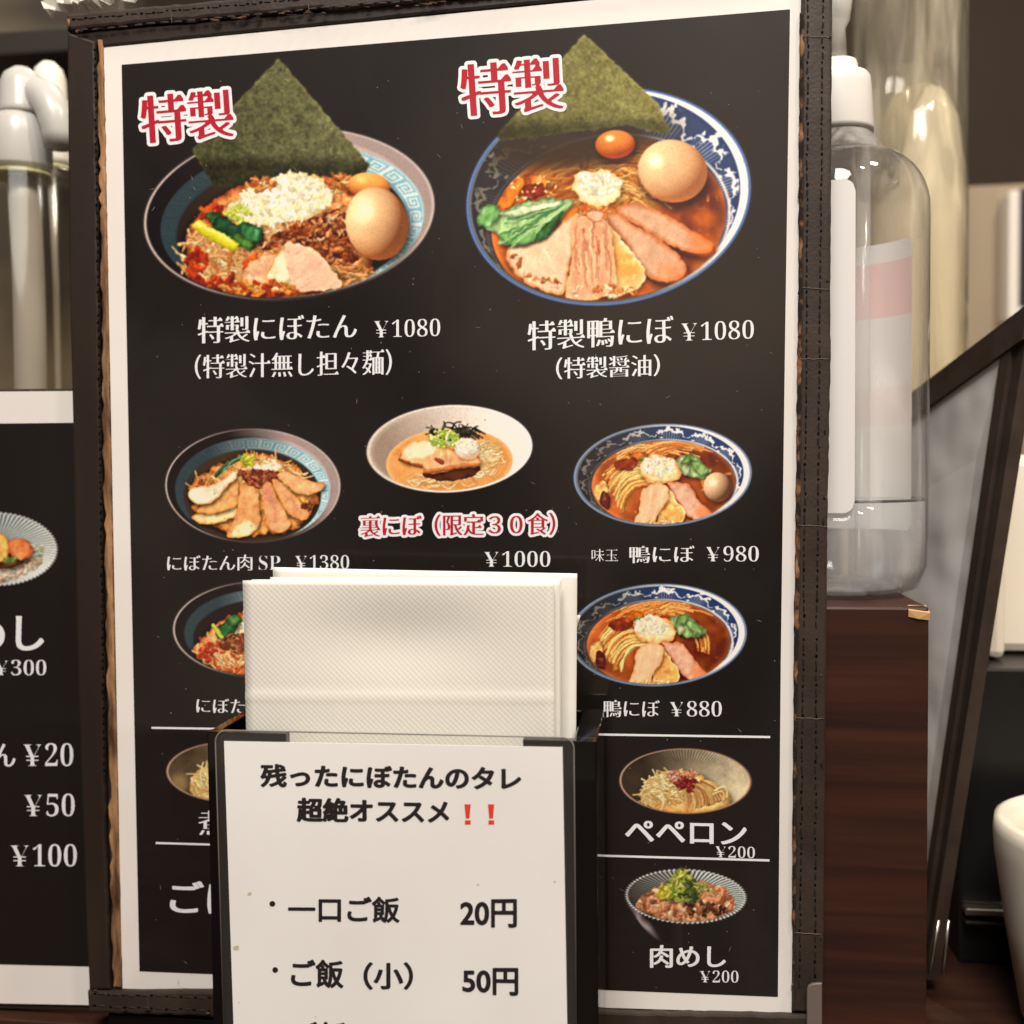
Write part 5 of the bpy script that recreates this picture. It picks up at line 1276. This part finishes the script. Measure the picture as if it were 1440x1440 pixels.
napkin('second tallest paper napkin, peeping out by its upper left corner', [(379, 812), (789, 812), (789, 1600), (382, 1600)], YH+.0138, .0016, seed=3, m=M_nap2)
napkin('tallest paper napkin at the back of the holder, sticking out to the right', [(383, 798), (811, 807.5), (806, 1600), (384, 1600)], YH+.0178, .0020, seed=4, m=M_nap2)
napkin('rearmost paper napkin showing only a tiny white corner at the right of the stack', [(420, 866), (816, 866), (600, 1600), (420, 1600)], YH+.0228, .0016, seed=5, m=M_nap2)
# laminated price card
YC = YH-.0010
sign = thing('price_card', 'white laminated card with black Japanese writing stuck on the front of the napkin holder', 'price card')
M_card = mat('white laminated card', (.76, .735, .705), rough=.5, spec=.3, coat=.7, coatr=.14); add_noise(M_card, 18, (.775, .76, .735), (.845, .835, .815), 5, p0=.25, p1=.6)
card = link('card', slab_mesh('card', [(315, 1042.5), (791, 1051), (799, 1520), (331, 1520)], YC, YC+.0004, 0), M_card, sign)
def rr(x0, y0, x1, y1, xb0, xb1, yb, R, n=7):     # outline with rounded upper corners
    o = [(xb0, yb), (x0, y0+R)]
    for i in range(n+1): t = i/n*math.pi/2; o.append((x0+R-R*math.cos(t), y0+R-R*math.sin(t)))
    for i in range(n+1): t = i/n*math.pi/2; o.append((x1-R+R*math.sin(t), y1+R-R*math.cos(t)))
    return o+[(xb1, yb)]
outer = rr(303, 1027, 807, 1037, 317, 811, 1520, 16); n = len(outer)
inner = [(331, 1520), (315.2, 1050)]+[(315.2, 1042.7)]*8+[(790.8, 1051.2)]*8+[(798.8, 1520)]
V = [U(a, b, YC+.0002) for a, b in outer]+[U(a, b, YC+.0002) for a, b in inner]
F = [[i, i+1, n+i+1, n+i] for i in range(n-1)]
link('clear_margin', pymesh('clear_margin', V, F), M_film, sign)
rim = []
vv, ff = tube([U(a, b, YC+.0001) for a, b in outer], .00022, 6)
M_rim = mat('film edge', (.20, .19, .17), rough=.25, spec=.6)
link('film_edge', pymesh('film_edge', vv, ff, True), M_rim, sign)
for nm, s, st, q in [('writing', '残ったにぼたんのタレ', 'gothic', Q(366, 733, 1074, 1107, 1078, 1112)), ('writing', '超絶オススメ', 'gothic', Q(417, 632, 1121, 1156, 1124, 1159)),
                     ('writing', '一口ご飯', 'round', Q(405, 562, 1260, 1297, 1261, 1298)), ('writing', '・', 'round', Q(379, 387, 1267, 1275)), ('price', '20円', 'round', Q(647, 727, 1265, 1304, 1264, 1305)),
                     ('writing', 'ご飯', 'round', Q(409, 483, 1349, 1388, 1350, 1390)), ('writing', '（小）', 'round', Q(511, 581, 1353, 1392)), ('writing', '・', 'round', Q(383, 391, 1360, 1368)), ('price', '50円', 'round', Q(650, 729, 1361, 1398, 1361, 1401)),
                     ('writing', 'ご飯', 'round', Q(413, 487, 1437, 1476))]:
    text(nm, s, st, q, YC-.00006, M_ink, card)
for x in (658, 691):
    link('exclamation_mark', fill_mesh('exclamation_mark', [[(x-5, 1131), (x+4, 1131), (x+2.2, 1151), (x-3, 1151)], [(x-4.2, 1153.5), (x+4, 1153.5), (x+4, 1159.5), (x-4.2, 1159.5)]], YC-.00006), M_redink, card)
rg = random.Random(3)
M_stain = mat('yellow green food stain', (.50, .47, .30), rough=.8)
for (x, y, a) in [(351, 1257, 4), (332, 1333, 5), (672, 1244, 2), (780, 1240, 2.0), (336, 1410, 1.3), (444, 1430, 1.2), (640, 1039, 1.2)]:
    n = 9; V = []
    for i in range(n): t = 6.283*i/n; r = rg.uniform(.6, 1.1)*a; V.append(U(x+r*math.cos(t), y+r*math.sin(t)*.8, YC-.00003))
    link('stain', pymesh('stain', V, [list(range(n))[::-1]]), M_stain, card)

# ================================================================ right of the menu: wooden box, hand spray bottle, clear cylinder
M_wood = mat('dark red brown veneer', (.04, .016, .01), rough=.38, spec=.4)
add_noise(M_wood, 30, (.0165, .0068, .0050), (.060, .0205, .0120), 9, (.22, .22, 5), p0=.3, p1=.78, dist=.5); add_bump(M_wood, 160, .1, .0004, 4, (.2, .2, 4))
wb = thing('wooden_box', 'dark red brown veneered wooden box right of the menu, with a chipped upper corner', 'box')
xw1 = U(1307, 855, .006).x; zw = U(1240, 853, .006).z
plate('body', .06, xw1, .006, .078, .0003, zw, M_wood, wb, .0009)
M_raw = mat('raw chipped wood', (.55, .33, .14), rough=.85)
c0 = U(1307, 856, .0054); V = [(c0.x-.0058, .0053, c0.z-.0004), (c0.x+.0002, .0052, c0.z-.0012), (c0.x+.0002, .0056, c0.z-.0034), (c0.x-.0030, .0053, c0.z-.0030), (c0.x-.0058, .0056, c0.z-.0024), (c0.x-.0052, .009, c0.z+.0006), (c0.x+.0001, .010, c0.z+.0004)]
link('chipped_corner', pymesh('chipped_corner', V, [[0, 4, 3, 1], [1, 3, 2], [0, 1, 6, 5]]), M_raw, wb)

M_liquid = clear_film('clear sanitiser', .03, .22, (.80, .81, .84), (.97, .975, .98), .3, 1.33)
M_cap = mat('white plastic cap', (.64, .615, .58), rough=.38, spec=.4)
M_lab = mat('plain white label', (.69, .665, .65), rough=.5, spec=.3)
YBo = .044
bo = thing('spray_bottle', 'clear plastic bottle with white cap and plain white label standing on the wooden box', 'bottle')
def zAt(py, y): return U(1200, py, y).z
bx1 = U(1304, 500, YBo).x; bax = U(1176, 500, YBo).x; R = bx1-bax
zb0 = zw+.0004; ztop = zAt(192, YBo)
sh = zAt(285, YBo)
prof = [(0, zb0+.004), (R*.55, zb0+.0025), (R*.72, zb0), (R*.90, zb0+.002), (R*.985, zb0+.009), (R, zb0+.018)]
prof += [(R, sh-.004)]+[(R*(.42+.58*math.cos(t)) , sh-.004+(ztop-.002-sh)*math.sin(t)) for t in np.linspace(.12, 1.35, 9)]
prof += [(R*.40, ztop-.0005), (R*.36, ztop+.001), (R*.36, ztop+.012)]
wall = .0009
inn = [(max(0, r-wall), z+(wall if i < 4 else 0)) for i, (r, z) in enumerate(prof)]
lathe_obj('bottle_body', prof, M_pet, bo, 72, (bax, YBo, 0), shell=True)
zl = zAt(702, YBo)
lp = [(0, inn[0][1]+.0002)]+[(r-.0002, z+.0002) for r, z in inn[1:6]]
lathe_obj('liquid', lp+[(R-wall-.0002, zl), (0, zl)], M_liquid, bo, 72, (bax, YBo, 0), shell=True)
cr_ = U(1225, 150, YBo).x-bax
lathe_obj('cap', [(0, ztop+.0005), (cr_*1.06, ztop+.0005), (cr_*1.08, ztop+.002), (cr_*1.0, zAt(125, YBo)), (cr_*.96, zAt(111, YBo)), (cr_*.90, zAt(107, YBo)), (cr_*.62, zAt(106, YBo)), (cr_*.60, zAt(92, YBo)), (cr_*.56, zAt(87, YBo)), (0, zAt(86, YBo))], M_cap, bo, 48, (bax, YBo, 0))
lathe_obj('spout', [(0, zAt(87, YBo)), (.0032, zAt(87, YBo)), (.0026, zAt(40, YBo)), (.004, zAt(28, YBo)), (.0055, zAt(-30, YBo)), (0, zAt(-31, YBo))], mat('translucent nozzle', (.8, .78, .7), rough=.25, trans=.5), bo, 24, (bax, YBo, 0))
def wrap(name, rad, a0, a1, z0, z1, m, parent, corner=.004, n=26):
    V = []; F = []
    for i in range(n+1):
        a = a0+(a1-a0)*i/n; s = min(i, n-i)/n*(a1-a0)*rad; k = 0 if s >= corner else corner-math.sqrt(max(0, corner**2-(corner-s)**2))
        V += [(rad*math.sin(a), -rad*math.cos(a), z0+k), (rad*math.sin(a), -rad*math.cos(a), z1-k)]
    for i in range(n): F.append([2*i, 2*i+2, 2*i+3, 2*i+1])
    o = link(name, pymesh(name, V, F, True), m, parent); o.location = (bax, YBo, 0); return o
lx = U(1201, 500, YBo-R*.95).x
wrap('label', R+.0003, -.6, math.asin(min(.95, (lx-bax)/R)), zAt(728, YBo-R*.9)+.0015, zAt(255, YBo-R*.9), M_lab, bo, .0035)
M_back = mat('printed back label', (.62, .60, .58), rough=.6)
N, L, B = nodes(M_back); tc = N.new('ShaderNodeTexCoord'); sx = N.new('ShaderNodeSeparateXYZ'); rp = N.new('ShaderNodeValToRGB'); rp.color_ramp.interpolation = 'CONSTANT'
mp = N.new('ShaderNodeMapRange'); zl0, zl1 = zAt(742, YBo+R), zAt(352, YBo+R)
mp.inputs['From Min'].default_value = zl0; mp.inputs['From Max'].default_value = zl1
L.new(tc.outputs['Object'], sx.inputs['Vector']); L.new(sx.outputs['Z'], mp.inputs['Value']); L.new(mp.outputs['Result'], rp.inputs['Fac']); L.new(rp.outputs['Color'], B.inputs['Base Color'])
e = rp.color_ramp.elements; e[0].position = 0; e[0].color = (.82, .80, .77, 1); e[1].position = .36; e[1].color = (.82, .73, .71, 1)
for p_, c_ in ((.50, (.82, .80, .77)), (.74, (.86, .62, .60)), (.93, (.84, .82, .78))):
    q_ = e.new(p_); q_.color = (*c_, 1)
wrap('back_label', R-.0022, math.pi-1.3, math.pi+1.3, zl0, zl1, M_back, bo, .002)
lathe_obj('dip_tube', [(.0016, zb0+.006), (.0024, zb0+.006), (.0024, ztop), (.0016, ztop)], clear_film('dip tube', .15, .16, (.7, .7, .7), (.97, .97, .97), .2, 1.3), bo, 16, (bax+.009, YBo+.004, 0), shell=True)

V, F = tube([(math.cos(t)*(R-wall-.0005), math.sin(t)*(R-wall-.0005), zl) for t in np.linspace(0, 2*math.pi, 49)], .0005, 6, False)
o = link('liquid_line', pymesh('liquid_line', V, F, True), mat('liquid line', (.05, .05, .05), rough=.1), bo); o.location = (bax, YBo, 0)
# tall clear cylinder behind the bottle
YK = .17
cy = thing('clear_container', 'tall clear plastic cylinder with a pale beige vessel inside, behind the white capped bottle', 'container')
kx1 = U(1360, 250, YK).x; kx0 = U(1196, 250, YK).x; kc = (kx0+kx1)/2; KR = (kx1-kx0)/2
kz = U(1280, 120, YK).z
lathe_obj('outer_cylinder', [(0, .002), (KR, .002), (KR, .30), (KR*.97, .315), (KR*.97, .52)], M_cyl, cy, 64, (kc, YK, 0), shell=True)
M_beige = clear_film('pale beige translucent plastic', .12, .46, (.84, .74, .53), (.92, .86, .72), .2, 1.5, .5)
kr = KR*.80
for q, dx in ((.62, -.006), (.30, .012)): lathe_obj('added_streak_tube', [(KR*q, kz+.004), (KR*q*1.04, .30), (KR*q*1.1, .50)], M_cyl, cy, 48, (kc+dx, YK, 0), shell=True)  # nested clear tubes added to give the cylinder bright upright streaks
lathe_obj('inner_vessel', [(0, .004), (kr, .004), (kr, kz-.055), (kr*.97, kz-.036), (kr*.84, kz-.016), (kr*.6, kz-.005), (kr*.3, kz-.001), (0, kz)], M_beige, cy, 48, (kc+.004, YK, 0))

# ================================================================ the menu seen from the side on the right
M_sleeve = mat('grey plastic sleeve', (.3, .28, .26), rough=.2, spec=.6); add_noise(M_sleeve, 9, (.58, .575, .57), (.70, .685, .67), 3, (1, 1, .6)); add_bump(M_sleeve, 20, .7, .008, 2)  # cloudy tone variation in the colour stands in for wrinkle reflections
rm = thing('menu_board', 'menu in a grey plastic sleeve seen edge-on between the wooden box and the ceramic cup', 'menu')
A0, A1, A2, A3 = U(1240, 600, .150), U(1452, 442, .055), U(1306, 1378, .062), U(1196, 1378, .150)      # far top, near top, near bottom, far bottom
def quad_slab(name, q, off0, off1, m, parent):
    q = [Vector(p) for p in q]; nrm = (q[1]-q[0]).cross(q[3]-q[0]).normalized()
    if nrm.y > 0: nrm = -nrm
    V = [p+nrm*off1 for p in q]+[p+nrm*off0 for p in q]
    F = [[3, 2, 1, 0], [4, 5, 6, 7]]+[[i, (i+1) % 4, 4+(i+1) % 4, 4+i] for i in range(4)]
    me = pymesh(name, V, F); bm = bmesh.new(); bm.from_mesh(me); bmesh.ops.recalc_face_normals(bm, faces=bm.faces); bm.to_mesh(me); bm.free()
    return link(name, me, m, parent)
def bil(u, v): return (A0*(1-u)+A1*u)*(1-v)+(A3*(1-u)+A2*u)*v
quad_slab('sleeve', [bil(0, .03), bil(.892, .03), bil(.892, 1), bil(0, 1)], 0, .002, M_sleeve, rm)
quad_slab('top_binding', [bil(0, -.01), bil(1.02, -.01), bil(1.02, .040), bil(0, .036)], -.0008, .0035, M_leather, rm)
eb = quad_slab('edge_binding', [bil(.888, .04), bil(.946, .04), bil(.946, 1), bil(.888, 1)], -.0008, .0028, M_leather, rm)
eb2 = quad_slab('edge_binding', [bil(.949, .04), bil(1.003, .04), bil(1.003, 1), bil(.949, 1)], -.0034, .0012, M_leather, rm)
M_metal = mat('brushed steel', (.48, .45, .42), rough=.32, metal=1)
for (x0, y0, x1, y1) in ((1320, 1294, 1307, 1370), (1334, 1294, 1326, 1371)):
    vv, ff = tube([U(x0, y0, .044), U((x0+x1)/2, (y0+y1)/2, .044), U(x1, y1, .044)], .00055, 8); link('corner_clip', pymesh('corner_clip', vv, ff, True), M_metal, rm)
# ================================================================ steel tab at the foot of the menu
V = [(1135, 1392), (1137, 1387), (1142, 1384), (1148, 1383.2), (1156, 1383)]
tab = link('steel_tab', slab_mesh('steel_tab', [(1134.5, 1463)]+V+[(1156, 1463)], -.0045, -.0036, .0002), mat('dull grey steel', (.34, .29, .26), rough=.4, metal=.75))
tag(tab, 'small grey metal tab with rounded corner at the lower right foot of the main menu', 'bracket')

st = plate('menu_stand', U(150, 1400, 0).x, U(1150, 1400, 0).x, .0004, .024, .0003, U(600, 1452, 0).z-.0006, M_acry, None, .0005)
tag(st, 'low black stand in shadow under the foot of the main menu', 'stand')
lg = plate('wooden_ledge', U(-200, 1400, 0).x, U(146, 1400, 0).x, .0040, .030, .0003, U(20, 1424, YL).z-.0006, M_table, None, .0005)
tag(lg, 'red brown wooden ledge under the foot of the left side-dish menu', 'ledge')
# ================================================================ things further right
M_cream = mat('cream glazed ceramic', (.74, .69, .58), rough=.28, spec=.5); add_noise(M_cream, 30, (.66, .61, .50), (.77, .73, .63), 4)
YQ = .038
cup_r = .036; cxp = U(1403, 1150, YQ).x+cup_r; zt = U(1430, 1153, YQ).z
cp = lathe_obj('ceramic_cup', [(0, .001), (cup_r*.66, .001), (cup_r*.76, .006), (cup_r*.90, zt-.035), (cup_r*.99, zt-.012), (cup_r, zt-.005), (cup_r*.985, zt-.001), (cup_r*.93, zt), (cup_r*.85, zt-.002), (cup_r*.80, zt-.008), (cup_r*.7, .012), (0, .010)], M_cream, None, 72, (cxp, YQ, 0), shell=True)
tag(cp, 'cream white ceramic cup at the lower right edge', 'cup')
M_blk = mat('black cabinet', (.006, .006, .006), rough=.35)
YX = .088
bxo = thing('black_box', 'black box with a thin steel rail along its foot, behind the ceramic cup', 'box')
zx1 = U(1400, 940, YX).z; zx0 = U(1400, 1268, YX).z
plate('body', U(1352, 1000, YX).x, U(1640, 1000, YX).x, YX, YX+.2, .0004, zx1, M_blk, bxo, .001)
plate('rail', U(1354, 1000, YX).x, U(1600, 1000, YX).x, YX-.006, YX-.0005, U(1400, 1280, YX).z, U(1400, 1271, YX).z, M_metal, bxo, .0004)
plate('rail', U(1354, 1000, YX).x, U(1600, 1000, YX).x, YX-.006, YX-.0005, U(1400, 1293, YX).z, U(1400, 1288, YX).z, mat('dim steel', (.12, .11, .1), rough=.4, metal=1), bxo, .0004)
M_pale = mat('cream plastic', (.74, .68, .56), rough=.5)
dv = thing('cream_tray', 'pale cream plastic container standing on the black box', 'container')
plate('body', U(1392, 800, YX+.03).x, U(1560, 800, YX+.03).x, YX+.03, YX+.13, zx1+.0004, U(1420, 640, YX+.03).z, M_pale, dv, .004)
plate('rim', U(1386, 800, YX+.02).x, U(1412, 800, YX+.02).x, YX+.016, YX+.029, zx1+.0004, U(1420, 790, YX+.02).z, M_pale, dv, .003)
YF = .62
fr_ = thing('framed_notice', 'white framed dark notice at the right edge, on the far wall', 'frame')
fz0, fz1 = U(1420, 452, YF).z, U(1420, 268, YF).z; fx0 = U(1419, 300, YF).x
plate('frame', fx0, fx0+.20, YF, YF+.0245, fz0, fz1, mat('white frame', (.72, .68, .62), rough=.5), fr_, .002)
plate('picture', fx0+.008, fx0+.19, YF-.002, YF-.0002, fz0+.012, fz1+.001, mat('dark notice', (.012, .014, .02), rough=.4), fr_)
bw = plate('beige_partition', U(1180, 300, .66).x, U(1700, 300, .66).x, .645, .70, .0005, U(1400, 266, .66).z, mat('beige partition', (.30, .235, .155), rough=.7), None, .002)
add_noise(bw.data.materials[0], 7, (.24, .185, .12), (.38, .31, .22), 2, (2, 1, .3))
tag(bw, 'beige partition in the background at the upper right', 'partition')

# ================================================================ upper left: pump dispensers, rail and plastic wrap
M_milk = mat('milky translucent plastic', (.50, .49, .46), rough=.3, spec=.5, sss=.3)
M_milk2 = mat('milky white plastic', (.78, .74, .64), rough=.35, spec=.5)
M_tube = clear_film('translucent tube', .2, .50, (.56, .53, .49), (.86, .82, .76), .25, 1.3)
def pump(label, cx, ytop, ybase_px, Y, m, rad_px, tubeR, group):
    root = thing('pump_dispenser', label, 'pump dispenser', None, group)
    c = U(cx, 300, Y); px = (U(cx+1, 300, Y)-U(cx, 300, Y)).x; z = lambda py: U(cx, py, Y).z
    r = rad_px*px
    k = lathe_obj('pump_head', [(0, z(ytop)), (r*.35, z(ytop+2)), (r*.72, z(ytop+12)), (r*.88, z(ytop+26)), (r*.92, z(ytop+60)), (r*.98, z(ytop+66)), (r*.9, z(ytop+70)), (0, z(ytop+70))][::-1], m, root, 40, (c.x, Y, 0))
    lathe_obj('collar', [(0, z(ytop+150)), (r*1.18, z(ytop+150)), (r*1.26, z(ytop+140)), (r*1.24, z(ytop+100)), (r*1.12, z(ytop+80)), (r*.95, z(ytop+70.5)), (0, z(ytop+70.5))], m, root, 40, (c.x-.0012, Y, 0))
    lathe_obj('seal_ring', [(r*.8, z(ytop+156)), (r*1.22, z(ytop+156)), (r*1.22, z(ytop+150.6)), (r*.8, z(ytop+150.6))], mat('yellowed seal', (.46, .45, .24), rough=.5), root, 40, (c.x-.0012, Y, 0))
    a = U(cx-4, ytop+152, Y); b = U(cx+13, 640, Y)
    vv, ff = tube([a.lerp(b, i/10)+Vector((.0006*math.sin(i*.5), 0, 0)) for i in range(11)], tubeR*px, 18); link('dip_tube', pymesh('dip_tube', vv, ff, True), M_tube, root)
    return root, c, px, z
pr1, c1, px1, z1 = pump('grey translucent pump dispenser with a long dip tube, left of the main menu', 36, 94, 250, .06, M_milk, 31, 20, 'pump dispensers left of the menu')
vv, ff = tube([U(38, 130, .062), U(52, 131, .060), U(64, 138, .058), U(73, 150, .057), U(79, 168, .056), U(82, 188, .056), U(83, 208, .056)], [.0056, .0062, .0064, .0064, .0062, .0058, .0052], 18)
link('spout', pymesh('spout', vv, ff, True), M_milk, pr1)
# its clear jar
jr = .027
M_jar = clear_film('thin clear jar plastic', .10, .03, (.42, .36, .27), (.95, .93, .88), .2, 1.2)
lathe_obj('jar', [(0, .001), (jr*.96, .001), (jr, .006), (jr, z1(262)), (jr*.93, z1(252)), (.011, z1(248))], M_jar, pr1, 48, (c1.x+.002, .06, 0), shell=True)
lathe_obj('sauce', [(0, .0015), (jr*.95, .0015), (jr*.985, .006), (jr*.985, z1(700)), (0, z1(700))], mat('brown sauce', (.06, .03, .015), rough=.2), pr1, 40, (c1.x+.002, .06, 0), shell=True)
pump('creamy white pump dispenser half hidden behind the grey one', 74, 86, 250, .105, M_milk2, 24, 4, 'pump dispensers left of the menu')
M_rail = mat('dark steel shelf rail', (.085, .08, .075), rough=.36, metal=.8)
rl = plate('shelf_rail', U(-200, 60, .14).x, U(118, 60, .14).x, .14, .2995, U(20, 78, .14).z, U(20, 42, .14).z, M_rail, None, .0015); tag(rl, 'dark metal shelf rail at the upper left, above the pump dispensers', 'rail')
# wrinkled clear plastic on the top edge of the menu
rg = random.Random(12); V = []; F = []; nx, ny = 26, 10
for j in range(ny+1):
    for i in range(nx+1):
        p = U(66+i/nx*190, -60+j/ny*(82-i/nx*36), .012); V.append((p.x+rg.uniform(-.0006, .0006), .012+rg.uniform(-.004, .004), p.z+rg.uniform(-.0006, .0006)))
for j in range(ny):
    for i in range(nx): F.append([j*(nx+1)+i, j*(nx+1)+i+1, (j+1)*(nx+1)+i+1, (j+1)*(nx+1)+i])
M_wrap = mat('crinkled clear plastic', (.86, .84, .78), rough=.12, spec=.6); M_wrap.node_tree.nodes['Principled BSDF'].inputs['Alpha'].default_value = .85
wp = link('plastic_wrap', pymesh('plastic_wrap', V, F), M_wrap); tag(wp, 'crinkled clear plastic wrap peeping over the upper left corner of the main menu', 'plastic wrap')
lw = plate('tan_shelf_panel', U(-300, 300, .30).x, U(180, 300, .30).x, .30, .33, .0005, U(20, -200, .30).z, mat('tan panel', (.20, .155, .095), rough=.6), None, .002)
add_noise(lw.data.materials[0], 9, (.040, .030, .021), (.17, .135, .085), 2, (.6, 1, 1.6), p0=.38, p1=.62)
tag(lw, 'tan panel in the background behind the pump dispensers', 'panel')
